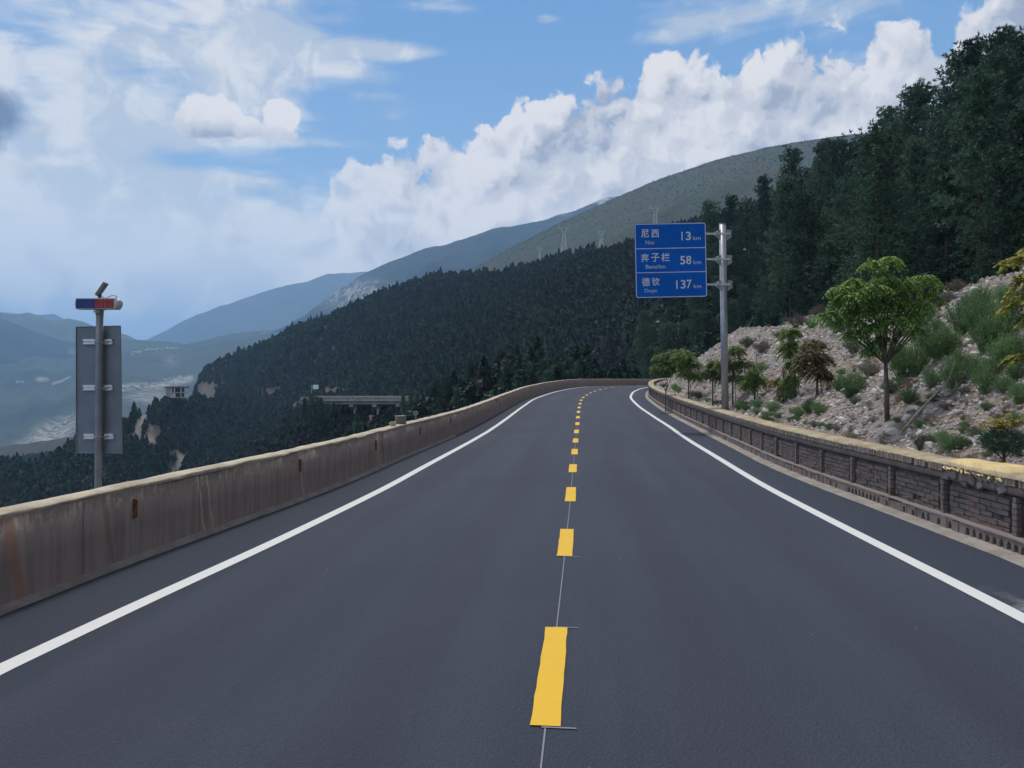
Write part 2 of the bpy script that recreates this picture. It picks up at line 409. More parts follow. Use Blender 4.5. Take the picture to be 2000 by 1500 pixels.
def mat_brick(name, a, b, c):
    m, B, p = material(name)
    v = pos_vec(B); r = rnd_obj(B); ri = rnd_isl(B); q = B.m('FRACT', B.m('ADD', r, B.m('MULTIPLY', ri, 7.13)))
    n = B.noise(v, 3, 5, 0.6); f = B.noise(v, 45, 5, 0.7)
    col = B.mix(q, a, b); col = B.mix(B.sm(n, 0.42, 0.66), col, c)
    col = B.mix(B.sm(f, 0.5, 0.8, 0, 0.45), col, tuple(x * 0.5 for x in a))
    B.put(p.inputs['Base Color'], col); p.inputs['Roughness'].default_value = 0.92
    bump(B, p, f, 0.6, 0.01)
    return m
def mat_leaf(name, dark, light, tip=None, trans=0.25, rough=0.6):
    """leaf colour varies from leaf to leaf; tips carry the younger tint stored on the mesh"""
    m, B, p = material(name)
    q = rnd_isl(B); col = B.mix(q, dark, light)
    if tip is not None: col = B.mix(attr(B, 'young'), col, tip)
    ro = rnd_obj(B); col = B.mix(0.55, col, B.mix(ro, tuple(v * 0.6 for v in dark), tuple(min(1, v * 1.25) for v in light)))
    B.put(p.inputs['Base Color'], col); p.inputs['Roughness'].default_value = rough; p.inputs['Specular IOR Level'].default_value = 0.06 if 'pine' in name else 0.2
    out = m.node_tree.nodes['Material Output']
    if trans:
        t = B.node('ShaderNodeBsdfTranslucent'); B.put(t.inputs[0], col)
        mx = B.node('ShaderNodeMixShader'); mx.inputs[0].default_value = trans
        m.node_tree.links.new(p.outputs[0], mx.inputs[1]); m.node_tree.links.new(t.outputs[0], mx.inputs[2])
        m.node_tree.links.new(mx.outputs[0], out.inputs[0])
    return m

M_asphalt = mat_asphalt()
M_white = mat_paint('white_road_paint', (0.66, 0.67, 0.665))
M_yellow = mat_paint('yellow_road_paint', (0.74, 0.445, 0.007), dirt=(0.45, 0.3, 0.05))
M_chalk = mat_paint('chalk', (0.20, 0.21, 0.24))
M_parapet = mat_parapet()
M_cap = mat_cap()
M_gutter = mat_cap('gutter_concrete', (0.2246, 0.1972, 0.1775), (0.3182, 0.2886, 0.2636), (0.1404, 0.1202, 0.1065))
M_capr = mat_cap('dusty_coping', (0.30, 0.245, 0.16), (0.46, 0.385, 0.26), (0.17, 0.14, 0.10))
M_sand = mat_cap('fresh_yellow_mortar', (0.60, 0.46, 0.22), (0.76, 0.60, 0.32), (0.42, 0.32, 0.17))
M_brick = mat_brick('sooty_brick', (0.1092, 0.098, 0.098), (0.175, 0.154, 0.1484), (0.203, 0.1512, 0.14))
M_mortar = simple('dirty_mortar', (0.084, 0.0742, 0.0728), 0.95, var=0.3, scale=8, bmp=0.4)
M_slot = simple('dark_slot_mortar', (0.0392, 0.035, 0.0378), 0.9, var=0.3, scale=9, bmp=0.3)  # darker tone for the slots on both sides of each pier
M_pier = mat_brick('pier_brick', (0.14, 0.119, 0.112), (0.238, 0.203, 0.182), (0.182, 0.14, 0.126))
M_plinth = mat_brick('rough_plinth', (0.1625, 0.1443, 0.1399), (0.2408, 0.2125, 0.2031), (0.2167, 0.161, 0.1482))
M_soldier = mat_brick('coping_brick', (0.182, 0.154, 0.133), (0.322, 0.28, 0.238), (0.238, 0.196, 0.161))
M_rust = simple('rusty_steel', (0.24, 0.085, 0.035), 0.85, var=0.4, scale=14, bmp=0.3)
M_galv = simple('galvanised_steel', (0.3978, 0.4309, 0.4752), 0.45, 0.55, var=0.10, scale=5)
M_galvd = simple('dull_galvanised_steel', (0.273, 0.3055, 0.351), 0.55, 0.4, var=0.10, scale=5)
M_backing = simple('grey_sign_back', (0.2113, 0.2535, 0.3126), 0.5, 0.35, var=0.10, scale=2.5)
M_alu = simple('bright_aluminium', (0.806, 0.845, 0.884), 0.4, 0.5, var=0.06, scale=8)
M_blue = simple('blue_reflective_sheet', (0.00324, 0.1331, 0.621), 0.6, 0.0, var=0.06, scale=1.2, spec=0.15)
M_signwhite = simple('white_reflective_sheet', (0.74, 0.80, 0.88), 0.5, 0.0, var=0.04, scale=3)
M_lensb = simple('blue_lens', (0.00784, 0.04704, 0.294), 0.25, 0.0, var=0.2, scale=30)
M_lensr = simple('red_lens', (0.4732, 0.02184, 0.03276), 0.22, 0.0, var=0.25, scale=30)
M_plastic = simple('white_plastic', (0.62, 0.66, 0.71), 0.4, 0.0, var=0.05, scale=10)
M_panel = simple('solar_panel_edge', (0.17, 0.185, 0.17), 0.5, 0.3, var=0.15, scale=20)
M_wire = simple('dark_cable', (0.04, 0.05, 0.06), 0.6)
M_bark = simple('grey_bark', (0.105, 0.085, 0.072), 0.95, var=0.35, scale=12, bmp=0.5)
M_pbark = simple('dark_pine_bark', (0.060, 0.048, 0.045), 0.95, var=0.3, scale=5, bmp=0.5)
M_dead = simple('bleached_dead_wood', (0.30, 0.265, 0.235), 0.9, var=0.35, scale=9, bmp=0.4)
M_conc = simple('pale_concrete', (0.34, 0.325, 0.31), 0.85, var=0.15, scale=0.6)
M_bwall = simple('dark_bare_wall', (0.07, 0.05, 0.05), 0.9, var=0.2, scale=1)
M_house = simple('whitewashed_wall', (0.60, 0.58, 0.55), 0.8, var=0.12, scale=0.3)
M_hroof = simple('grey_roof', (0.30, 0.29, 0.29), 0.8, var=0.2, scale=0.3)
M_lattice = simple('pylon_steel', (0.5, 0.52, 0.54), 0.5, 0.3)
M_needle = mat_leaf('pine_needles', (0.04225, 0.08537, 0.06706), (0.1115, 0.1921, 0.1289), trans=0.12)
M_needle2 = mat_leaf('far_pine_needles', (0.03061, 0.05613, 0.04932), (0.07041, 0.1089, 0.07811), trans=0.05)
M_needle4 = mat_leaf('broadleaf_scrub', (0.0374, 0.0682, 0.05423), (0.08883, 0.1375, 0.0957), trans=0.05)
M_needle3 = mat_leaf('brown_pine_needles', (0.04437, 0.0522, 0.05466), (0.08874, 0.0957, 0.09671), trans=0.05)
M_greenleaf = mat_leaf('broad_leaves', (0.04477, 0.1238, 0.05096), (0.1269, 0.2621, 0.0819), tip=(0.388, 0.4659, 0.0819), trans=0.3)
M_sapleaf = mat_leaf('sapling_leaves', (0.0546, 0.1183, 0.04732), (0.1547, 0.2366, 0.0728), tip=(0.2912, 0.3458, 0.091), trans=0.25)
M_dryleaf = mat_leaf('drying_leaves', (0.147, 0.147, 0.0756), (0.315, 0.2625, 0.126), trans=0.2)
M_yleaf = mat_leaf('yellow_leaves', (0.17, 0.15, 0.018), (0.42, 0.30, 0.03), trans=0.25)
M_bush = mat_leaf('broom_leaves', (0.06916, 0.1365, 0.06552), (0.2002, 0.3276, 0.1365), trans=0.2)
M_grey = mat_leaf('grey_shrub_leaves', (0.0975, 0.093, 0.081), (0.21, 0.195, 0.165), trans=0.15)
M_straw = mat_leaf('dry_grass_blades', (0.168, 0.138, 0.102), (0.336, 0.282, 0.216), trans=0.2)

def mat_rock(name, a, b, c):
    m, B, p = material(name)
    v = obj_vec(B); q = B.m('FRACT', B.m('ADD', rnd_obj(B), B.m('MULTIPLY', rnd_isl(B), 3.7)))
    g = B.noise(pos_vec(B), 0.5, 4, 0.6)
    f = B.noise(v, 2.5, 5, 0.65)
    col = B.mix(q, a, b)
    col = B.mix(B.sm(g, 0.56, 0.68, 0, 0.65), col, c)
    col = B.mix(B.sm(f, 0.5, 0.75, 0, 0.5), col, tuple(x * 0.55 for x in a))
    B.put(p.inputs['Base Color'], col); p.inputs['Roughness'].default_value = 0.93
    bump(B, p, f, 0.5, 0.05)
    return m
M_rock = mat_rock('limestone_rubble', (0.288, 0.264, 0.258), (0.672, 0.636, 0.612), (0.432, 0.312, 0.24))

# ------------------------------------------------------------------ road alignment
ZT = np.array([(-40, 0), (0, 0), (22, 0), (25.3, .02), (28.7, .078), (32.2, .147), (35.7, .229), (39.2, .31), (42.7, .39), (46.2, .49), (49.6, .576), (53, .665), (56.4, .745), (59.8, .815),
               (63.1, .89), (66.5, .955), (69.8, 1.01), (73, 1.05), (83, 1.05), (90, .92), (98, .55), (110, .0), (140, -1.5), (300, -9)], float)
def zr(y): return np.interp(y, ZT[:, 0], ZT[:, 1])
def ground(px, py):
    """the road point seen at this pixel of the photograph"""
    ys = np.linspace(2.5, 88, 6000); r = HZ + F * (EYE - zr(ys)) / ys
    y = float(np.interp(-py, -r, ys)); return (px - CX) / F * y, y
CC = [(1065, 1420), (1087, 1227), (1103, 1087), (1107.5, 1034), (1114, 980), (1118, 923), (1122, 888)]
cen = [ground(*q) for q in CC] + [(1.79, 21.7), (2.12, 25.3), (2.44, 28.7), (2.76, 32.2), (3.09, 35.7), (3.42, 39.2), (3.78, 42.7), (4.15, 46.2), (4.56, 49.6), (5.12, 53.0), (5.73, 56.4),
                                 (6.38, 59.8), (7.19, 63.1), (8.02, 66.5), (9.03, 69.8), (10.1, 73.0)]
a0 = math.atan2(cen[3][0] - cen[0][0], cen[3][1] - cen[0][1])
cen = [(cen[0][0] - math.sin(a0) * k, cen[0][1] - math.cos(a0) * k) for k in (30, 20, 12, 6)] + cen
hd = math.atan2(10.1 - 8.02, 73.0 - 66.5); x, y = cen[-1]
for k in range(30):
    hd = min(hd + R(4.3), R(96)); x += 3.0 * math.sin(hd); y += 3.0 * math.cos(hd); cen.append((x, y))
cen = np.array(cen)
def resample(P, step):
    d = np.r_[0, np.cumsum(np.hypot(*np.diff(P, axis=0).T))]
    s = np.arange(0, d[-1], step)
    return np.stack([np.interp(s, d, P[:, 0]), np.interp(s, d, P[:, 1])], 1)
def smooth(P, k):
    w = np.hanning(2 * k + 3)[1:-1]; w /= w.sum()
    Q = np.pad(P, ((k, k), (0, 0)), mode='reflect', reflect_type='odd')
    return np.stack([np.convolve(Q[:, i], w, 'valid') for i in range(P.shape[1])], 1)
C0 = smooth(resample(cen, 0.25), 10)
dC = np.gradient(C0, axis=0); Ttan = dC / np.hypot(*dC.T)[:, None]; Nrm = np.stack([Ttan[:, 1], -Ttan[:, 0]], 1)   # to the right
S0 = np.r_[0, np.cumsum(np.hypot(*np.diff(C0, axis=0).T))]
i0 = int(np.argmin(np.hypot(C0[:, 0] - 0, C0[:, 1] - 0))); S0 = S0 - S0[i0]        # s = 0 beside the camera
def to_so(x, y):
    d = np.hypot(C0[:, 0] - x, C0[:, 1] - y); i = int(np.argmin(d))
    return S0[i] + (x - C0[i, 0]) * Ttan[i, 0] + (y - C0[i, 1]) * Ttan[i, 1], (x - C0[i, 0]) * Nrm[i, 0] + (y - C0[i, 1]) * Nrm[i, 1]
def centre(s):
    return np.stack([np.interp(s, S0, C0[:, 0]), np.interp(s, S0, C0[:, 1])], -1)
def normal(s):
    n = np.stack([np.interp(s, S0, Nrm[:, 0]), np.interp(s, S0, Nrm[:, 1])], -1); return n / np.linalg.norm(n, axis=-1, keepdims=True)
def zs(s): return zr(centre(s)[..., 1]) if np.ndim(s) else float(zr(centre(np.array([s]))[0, 1]))
YS = np.interp(S0, S0, C0[:, 1])
# height follows distance along the road, so that the far bend keeps falling
ZS = np.where(S0 < np.interp(84, np.maximum.accumulate(C0[:, 1]), S0), zr(C0[:, 1]), np.nan)
sc_ = float(np.interp(84, np.maximum.accumulate(C0[:, 1]), S0))
ZS = np.where(np.isnan(ZS), 1.05 - 0.0016 * (S0 - sc_) ** 2 * (S0 - sc_ < 20) - (S0 - sc_ >= 20) * (0.64 + 0.064 * (S0 - sc_ - 20)), ZS)
def zs(s): return np.interp(s, S0, ZS)
def off_curve(pix):
    so = sorted(to_so(*ground(*q)) for q in pix)
    s = np.array([q[0] for q in so]); o = np.array([q[1] for q in so])
    g = np.arange(s[0], s[-1], 0.25); v = np.interp(g, s, o)
    v = smooth(v[:, None], min(10, (len(v) - 1) // 2))[:, 0]
    return lambda t: np.interp(t, g, v)
o_wl = off_curve([(0, 1195), (100, 1155), (164, 1132), (250, 1096), (400, 1043), (500, 1008), (600, 972), (700, 932), (800, 888), (900, 845.5), (950, 820), (1000, 792), (1050, 771)])
o_ll = off_curve([(0, 1308), (195, 1213), (500, 1077), (760, 950), (820, 916), (900, 873), (960, 838), (986, 820), (1040, 781), (1060, 773)])
o_lr = off_curve([(2000, 1208), (1625, 1018), (1500, 954), (1400, 893), (1310, 835), (1250, 796), (1232, 775)])
o_wr = off_curve([(1991, 1085), (1896, 1052), (1809, 1018), (1740, 993), (1693, 977), (1653, 962), (1587, 938), (1500, 902), (1478, 890), (1433, 868), (1380, 842), (1341, 823), (1307, 805), (1272, 781)])
WH = 0.745; WT = 0.25
S_A, S_B = -9.0, 150.0
def P3(s, o, z=0.0):
    c = centre(np.array([s]))[0]; n = normal(np.array([s]))[0]
    return Vector((c[0] + n[0] * o, c[1] + n[1] * o, float(zs(s)) + z))

# road sheet
def ribbon(name, s, cols, m, parent=None, z=0.0):
    """cols: list of offset arrays (left to right)"""
    c = centre(s); n = normal(s); zz = zs(s) + z
    P = np.zeros((len(s), len(cols), 3)); U = np.zeros((len(s), len(cols), 2))
    for k, o in enumerate(cols):
        o = np.broadcast_to(o, s.shape)
        P[:, k, 0] = c[:, 0] + n[:, 0] * o; P[:, k, 1] = c[:, 1] + n[:, 1] * o; P[:, k, 2] = zz
        U[:, k, 0] = o; U[:, k, 1] = s
    me = grid_mesh(name, P, m, U); me.flip_normals()
    o = bpy.data.objects.new(name, me); return link(o, parent)
sg = np.arange(S_A, S_B, 0.5)
kerb = 0.22
road = ribbon('road', sg, [o_wl(sg) + 0.04 + k * ((o_wr(sg) - kerb) - (o_wl(sg) + .04)) / 12 for k in range(13)], M_asphalt)
tag(road, 'fresh dark asphalt carriageway bending right between the two walls', kind='structure')
lw = 0.075
for f in (o_ll, o_lr):
    ribbon('edge_line', sg, [f(sg) - lw, f(sg) + lw], M_white, road, 0.004)
ds = []
for a, b in ((1420, 1227), (1087, 1034), (980, 952), (923, 907), (888, 877)):
    ds.append((to_so(*ground(1065 + (1420 - a) * 0.1, a))[0], to_so(*ground(1087, b))[0]))
for k in range(5, 27): ds.append((18.2 + 0.05 + 3.48 * (k - 4), 18.2 + 3.48 * (k - 4) + 1.45))
ds = [(ds[0][0] - 3.6, ds[0][1] - 3.6)] + ds
def jag(me_o, amp=0.004):
    for v in me_o.data.vertices: v.co.x += random.uniform(-amp, amp)
for a, b in ds:
    s = np.linspace(a, b, 14 if a < 15 else 5)
    jag(ribbon('centre_dash', s, [-0.078 + 0 * s, 0.078 + 0 * s], M_yellow, road, 0.008))
s = np.arange(S_A, 30, 0.5)
ribbon('setting_out_line', s, [-0.0045 + 0 * s, 0.0045 + 0 * s], M_chalk, road, 0.004)
for t in (ds[1][0] - 0.012, ds[1][1] + 0.012, ds[2][0] - 0.012):
    s = np.array([t - 0.007, t + 0.007]); ribbon('setting_out_tick', s, [-0.02 + 0 * s, 0.16 + 0 * s], M_chalk, road, 0.006)

# ------------------------------------------------------------------ terrain
def layer(pts, mf, mb, curve=0.0):
    """pts: (px, py, Y) of a crest; returns height function over (x, y)"""
    pts = np.array(pts, float)
    az = np.arctan((pts[:, 0] - CX) / F); r = pts[:, 2] / np.cos(az); z = EYE + (HZ - pts[:, 1]) / F * pts[:, 2]
    def h(a, rr):
        rc = np.interp(a, az, r); zc = np.interp(a, az, z)
        d = rc - rr
        return zc - mf * np.maximum(d, 0) - curve * np.maximum(d, 0) ** 2 / rc - mb * np.maximum(-d, 0)
    return h
A = layer([(-3000, 1400, 900), (330, 1000, 900), (372, 800, 900), (392, 738, 890), (430, 712, 880), (520, 668, 860), (620, 620, 830), (700, 592, 800), (760, 575, 770), (850, 543, 730), (950, 527, 690), (1050, 508, 640), (1150, 492, 580),
           (1240, 480, 520), (1330, 455, 470), (1440, 430, 430), (1520, 400, 420), (1700, 400, 400), (2200, 420, 380), (4000, 500, 380)], 0.26, 0.5)
Hl = layer([(-4000, 900, 420), (-400, 905, 430), (0, 900, 430), (55, 915, 420), (95, 905, 400), (150, 868, 400), (200, 845, 410), (250, 825, 430), (300, 800, 470), (350, 785, 560), (400, 775, 600), (470, 790, 600), (600, 830, 560), (800, 900, 500), (1000, 1100, 400), (4000, 2500, 300)], 0.30, 0.45)
Sp = layer([(-3000, 1800, 120), (560, 1050, 120), (700, 920, 125), (760, 862, 130), (800, 840, 135), (850, 812, 140), (900, 785, 140), (950, 768, 135), (1050, 757, 128), (1150, 752, 122), (1270, 750, 120), (1500, 752, 125), (2500, 760, 140)], 0.45, 0.30)
Bh = layer([(-3000, 1500, 150), (1120, 850, 190), (1250, 700, 190), (1300, 605, 180), (1350, 545, 172), (1400, 498, 166), (1440, 462, 158), (1545, 425, 132), (1640, 398, 112), (1710, 370, 98), (1790, 338, 86), (1900, 314, 72), (2000, 300, 62), (2300, 280, 50), (3500, 300, 40), (9000, 500, 20)], 0.33, 0.25)
Br = layer([(-3000, 2000, 260), (420, 1000, 260), (560, 880, 238), (640, 838, 238), (700, 820, 238), (760, 817, 238), (830, 812, 238), (900, 800, 238), (1200, 790, 238), (3000, 900, 238)], 0.30, 0.02)
def road_sd(x, y):
    """signed distance to the faces of both walls: right (+ beyond the right wall), left (+ beyond the left wall), and road height there"""
    x = x.ravel(); y = y.ravel()
    m = np.hypot(x - 15, y - 45) < 330
    dr = np.full(x.shape, 999.0); z = np.zeros(x.shape); dl = np.full(x.shape, 999.0)
    Cs = C0[::3]; Ts = Ttan[::3]; Ns = Nrm[::3]; Ss = S0[::3]
    ii = np.nonzero(m)[0]
    for c in range(0, len(ii), 20000):
        j = ii[c:c + 20000]
        d2 = (x[j, None] - Cs[None, :, 0]) ** 2 + (y[j, None] - Cs[None, :, 1]) ** 2
        k = d2.argmin(1)
        ex = x[j] - Cs[k, 0]; ey = y[j] - Cs[k, 1]
        s = Ss[k] + ex * Ts[k, 0] + ey * Ts[k, 1]; o = ex * Ns[k, 0] + ey * Ns[k, 1]
        beyond = np.maximum(0, np.maximum(Ss[0] - s, s - Ss[-1]))
        o = np.where(beyond > 0.5, np.sign(o) * np.hypot(o, beyond), o)
        dr[j] = o - o_wr(s); dl[j] = o_wl(s) - o; z[j] = zs(s)
    return dr, dl, z
def height(x, y, fine=True):
    x = np.asarray(x, float); y = np.asarray(y, float); sh = x.shape
    a = np.arctan2(x, y).ravel(); r = np.hypot(x, y).ravel()
    xr, yr = x.ravel(), y.ravel()
    dr, dl, z = road_sd(x, y)
    n1 = fbm(xr / 90, yr / 90, 5, 3) - 0.5; n2 = fbm(xr / 22, yr / 22, 4, 9) - 0.5
    far = np.maximum.reduce([A(a, r) + n1 * 26 * sstep(60, 400, r), Hl(a, r) + n1 * 14, Sp(a, r) + n2 * 5, Bh(a, r) + n2 * 6 * sstep(20, 90, r), Br(a, r) + n2 * 5])
    far = np.maximum(far, -185 - 0.004 * r + n1 * 30)
    back = np.cos(a) < 0.3
    far = np.where(back, np.where(xr > 0, 4 + 0.45 * np.maximum(0, dr), -6 - 0.5 * np.maximum(dl, 0)), far)
    far = np.maximum(far, -240)
    # scree bank beyond the right wall: toe, face, bench, wooded hill
    t = np.maximum(dr, 0)
    n3 = fbm(xr / 3.1, yr / 3.1, 4, 21) - 0.5; n4 = fbm(xr / 0.8, yr / 0.8, 3, 5) - 0.5
    crest = 6.3 + 1.2 * (fbm(yr / 6, xr / 50, 2, 31) - 0.5) * 2
    sc = 0.55 + np.minimum(t, 1.1) * 0.10 + np.clip(t - 1.1, 0, crest - 1.1) * 0.72
    sc = sc - np.maximum(0, t - crest) * 0.05 + np.maximum(0, t - crest - 4) * 0.38 + (n3 * 0.7 + n4 * 0.16) * sstep(0.5, 3, t)
    bank = z + sc
    edge = (dr > 0) & (dr < 900)
    right = np.minimum(far, bank + np.maximum(0, t - 12) * 0.35)
    right = np.where(t < 14, bank, right * sstep(14, 30, t) + bank * (1 - sstep(14, 30, t)))
    left = np.maximum(z - 0.9 - 0.75 * np.maximum(dl - 0.3, 0) + n3 * 0.4 * sstep(0.3, 3, dl), np.minimum(far, z - 0.6 + 0.35 * np.maximum(dl - 1.5, 0)))
    h = far.copy()
    h = np.where(edge, right, h)
    h = np.where((dl > 0) & (dl < 900) & (dl < 300), left, h)
    h = np.where((dl >= 300) & (dl < 900), far, h)
    onr = (dr < 0.06) & (dl < 0.06)
    h = np.where(onr, z - 0.25, h)
    ramp = (dr >= 0.06) & (dr < 0.5)
    h = np.where(ramp, z - 0.25 + (dr - 0.06) / 0.44 * 0.72, h)
    return h.reshape(sh)
def proj(x, y, z):
    y = np.maximum(y, 1e-3); return CX + F * x / y, HZ + F * (EYE - z) / y
def hit(px, py, y0=8.0, y1=1450.0, n=900):
    """first point of the terrain along the ray through this pixel"""
    ys = np.geomspace(y0, y1, n); u = (px - CX) / F; v = (HZ - py) / F
    h = height(u * ys, ys); zray = EYE + v * ys
    k = np.nonzero(h >= zray)[0]
    if len(k) == 0: return None
    k = k[0]; return Vector((u * ys[k], ys[k], h[k]))

def inpoly(px, py, poly):
    r = np.zeros(px.shape, bool); n = len(poly)
    for i in range(n):
        x0, y0 = poly[i]; x1, y1 = poly[(i + 1) % n]
        c = (y0 > py) != (y1 > py)
        with np.errstate(divide='ignore', invalid='ignore'):
            r ^= c & (px < (x1 - x0) * (py - y0) / (y1 - y0 + 1e-12) + x0)
    return r
def near_line(px, py, line, w):
    d = np.full(px.shape, 1e9)
    for (x0, y0), (x1, y1) in zip(line[:-1], line[1:]):
        t = np.clip(((px - x0) * (x1 - x0) + (py - y0) * (y1 - y0)) / ((x1 - x0) ** 2 + (y1 - y0) ** 2), 0, 1)
        d = np.minimum(d, np.hypot(px - x0 - t * (x1 - x0), py - y0 - t * (y1 - y0)))
    return np.clip(1.5 - d / w, 0, 1)
TRACK = [(292, 790), (282, 812), (270, 835), (262, 850), (275, 857), (300, 857)]
def dirt_mask(px, py, y):
    m = near_line(px, py, TRACK, 7) * (y > 150)
    m = np.maximum(m, near_line(px, py, [(268, 852), (285, 860), (300, 866)], 6) * (y > 150))
    m = np.maximum(m, near_line(px, py, [(343, 884), (355, 892), (350, 905), (342, 925)], 7) * (y > 150))
    return m
def bare_mask(px, py, y):
    m = np.zeros(px.shape)
    for (a, b, c, d) in ((405, 765, 26, 24), (528, 763, 26, 9), (655, 762, 42, 9), (585, 790, 16, 14), (728, 822, 16, 10), (300, 840, 22, 14), (1010, 742, 0.1, 0.1)):
        m = np.maximum(m, np.clip(1.6 - np.hypot((px - a) / c, (py - b) / d), 0, 1) * (y > 150))
    return m

azs = np.concatenate([np.arange(-180, -42, 3.0), np.arange(-42, 42, 0.15), np.arange(42, 180.1, 3.0)])
rs = [1.6]
while rs[-1] < 1500: rs.append(rs[-1] * (1.012 if rs[-1] < 85 else 1.022))
rs = np.array(rs)
AZ, RR = np.meshgrid(np.radians(azs), rs)
TX, TY = RR * np.sin(AZ), RR * np.cos(AZ); TZ = height(TX, TY)
drv, dlv, _z = road_sd(TX, TY); drv = drv.reshape(TX.shape); dlv = dlv.reshape(TX.shape)
PXv, PYv = proj(TX, TY, TZ)
scree = (sstep(0.2, 0.6, drv) * (1 - sstep(7.5, 9.0, drv + 1.5 * (fbm(TX / 4, TY / 4, 3, 2) - .5)))) * (TY < 75)
dirt = np.where(TY > 10, dirt_mask(PXv, PYv, TY), 0); bare = np.where(TY > 10, bare_mask(PXv, PYv, TY) * (0.5 + fbm(TX / 6, TY / 6, 3, 8)), 0)

def mat_terrain():
    m, B, p = material('hillside_ground')
    v = pos_vec(B); n = B.noise(v, 0.35, 6, 0.65); f = B.noise(v, 6, 5, 0.7)
    col = B.mix(B.sm(n, 0.35, 0.65), (0.024, 0.028, 0.020), (0.050, 0.042, 0.033))
    sc = B.mix(B.sm(B.noise(v, 1.1, 5, 0.6), 0.42, 0.6), (0.25, 0.23, 0.225), (0.29, 0.225, 0.185))
    sc = B.mix(B.sm(f, 0.4, 0.7, 0, 0.6), sc, (0.085, 0.074, 0.072))
    col = B.mix(attr(B, 'scree'), col, sc)
    col = B.mix(attr(B, 'bare'), col, B.mix(B.sm(f, 0.4, 0.7), (0.13, 0.11, 0.10), (0.07, 0.06, 0.054)))
    col = B.mix(attr(B, 'dirt'), col, (0.20, 0.18, 0.17))
    B.put(p.inputs['Base Color'], col); p.inputs['Roughness'].default_value = 0.95; p.inputs['Specular IOR Level'].default_value = 0.2
    bump(B, p, B.m('ADD', f, n), 0.8, 0.08)
    return m
terr = link(bpy.data.objects.new('ground', grid_mesh('ground', np.stack([TX, TY, TZ], -1), mat_terrain(), attrs={'scree': scree, 'dirt': dirt, 'bare': np.clip(bare, 0, 1)})))
terr.data.flip_normals()
tag(terr, kind='structure')

# ------------------------------------------------------------------ far mountains
def mat_mountain(name, a, b, c, sc, rockamt=0.0, bias=0.0):
    m, B, p = material(name)
    v = pos_vec(B); n = B.noise(v, 0.0032 * sc, 6, 0.6); f = B.noise(v, 0.035 * sc, 5, 0.7); g = B.voro(v, 0.09 * sc)
    col = B.mix(B.sm(n, 0.38, 0.62), a, b)
    col = B.mix(B.sm(f, 0.5, 0.62, 0, 0.45), col, tuple(q * 0.6 for q in a))
    col = B.mix(B.sm(g, 0.35, 0.1, 0, 0.4), col, tuple(q * 0.55 for q in a))
    if rockamt: col = B.mix(B.m('MULTIPLY', attr(B, 'rock'), B.sm(f, 0.42, 0.6)), col, c)
    B.put(p.inputs['Base Color'], col); p.inputs['Roughness'].default_value = 0.95; p.inputs['Specular IOR Level'].default_value = 0.1
    return m
def mountain(name, label, pts, mf, mb, ext_f, ext_b, m, relief, wl, floor=-260, curve=0.0, na=260, nrow=70, rock=None, azpad=0):
    h = layer(pts, mf, mb, curve)
    pts = np.array(pts, float); az = np.arctan((pts[:, 0] - CX) / F)
    a = np.linspace(az[0], az[-1], na); rc = np.interp(a, az, pts[:, 2] / np.cos(az))
    t = np.concatenate([-np.linspace(1, 0, nrow) ** 1.4, np.linspace(0.1, 1, 8)])
    Rr = rc[None, :] + np.where(t < 0, t * ext_f, t * ext_b)[:, None]; Aa = np.broadcast_to(a, Rr.shape)
    X, Y = Rr * np.sin(Aa), Rr * np.cos(Aa)
    n = fbm(X / wl, Y / wl, 5, 41); rid = 1 - np.abs(2 * fbm(X / (wl * .8) + 3, Y / (wl * .8), 4, 51) - 1) * 2
    dd = np.abs(rc[None, :] - Rr)
    amp = relief * sstep(0, wl * 1.2, dd)
    Z = np.maximum(h(Aa, Rr) + (rid - 0.6) * amp + (n - .5) * amp * .6 + (fbm(X / (wl * .12), Y / (wl * .12), 4, 77) - .5) * relief * .10, floor)
    at = {}
    if rock is not None:
        px, py = proj(X, Y, Z); at['rock'] = rock(px, py, X, Y)
    me = grid_mesh(name, np.stack([X, Y, Z], -1), m, attrs=at); me.flip_normals()
    o = link(bpy.data.objects.new(name, me)); tag(o, label, kind='structure'); return o, h
D_pts = [(560, 700, 2500), (700, 625, 2450), (800, 585, 2350), (880, 545, 2250), (945, 512, 2150), (1000, 482, 2100), (1060, 452, 2050), (1100, 432, 2000), (1200, 386, 1950), (1300, 346, 1900), (1400, 311, 1850), (1500, 288, 1800), (1560, 277, 1800), (1620, 268, 1800), (1750, 255, 1800), (2100, 260, 1800), (2800, 330, 1800)]
hillD, hD = mountain('brown_green_hill', 'brownish green hill rising behind the dark wooded ridge', D_pts, 0.46, 0.4, 1150, 500,
    mat_mountain('brown_scrub', (0.066, 0.058, 0.032), (0.050, 0.062, 0.030), (0.2, 0.18, 0.15), 2.2), 60, 420, na=420, nrow=90)
E_pts = [(330, 730, 5000), (430, 690, 4900), (490, 660, 4800), (560, 637, 4700), (600, 612, 4600), (640, 582, 4500), (700, 540, 4400), (760, 511, 4300), (830, 486, 4250), (880, 474, 4200), (920, 462, 4200), (960, 446, 4200), (1020, 438, 4200), (1060, 432, 4200), (1100, 416, 4200),
         (1125, 411, 4200), (1160, 396, 4200), (1190, 386, 4200), (1230, 380, 4200), (1400, 372, 4200), (1800, 420, 4200)]
def rockE(px, py, X, Y):
    m = np.clip(1.5 - np.hypot((px - 690) / 70, (py - 575) / 26), 0, 1) * (0.3 + fbm(px / 4, py / 9, 3, 5)) + np.clip(1.5 - np.hypot((px - 1185) / 22, (py - 393) / 9), 0, 1) + 0.5 * np.clip(1.3 - np.hypot((px - 1100) / 14, (py - 418) / 5), 0, 1)
    return np.clip(m, 0, 1)
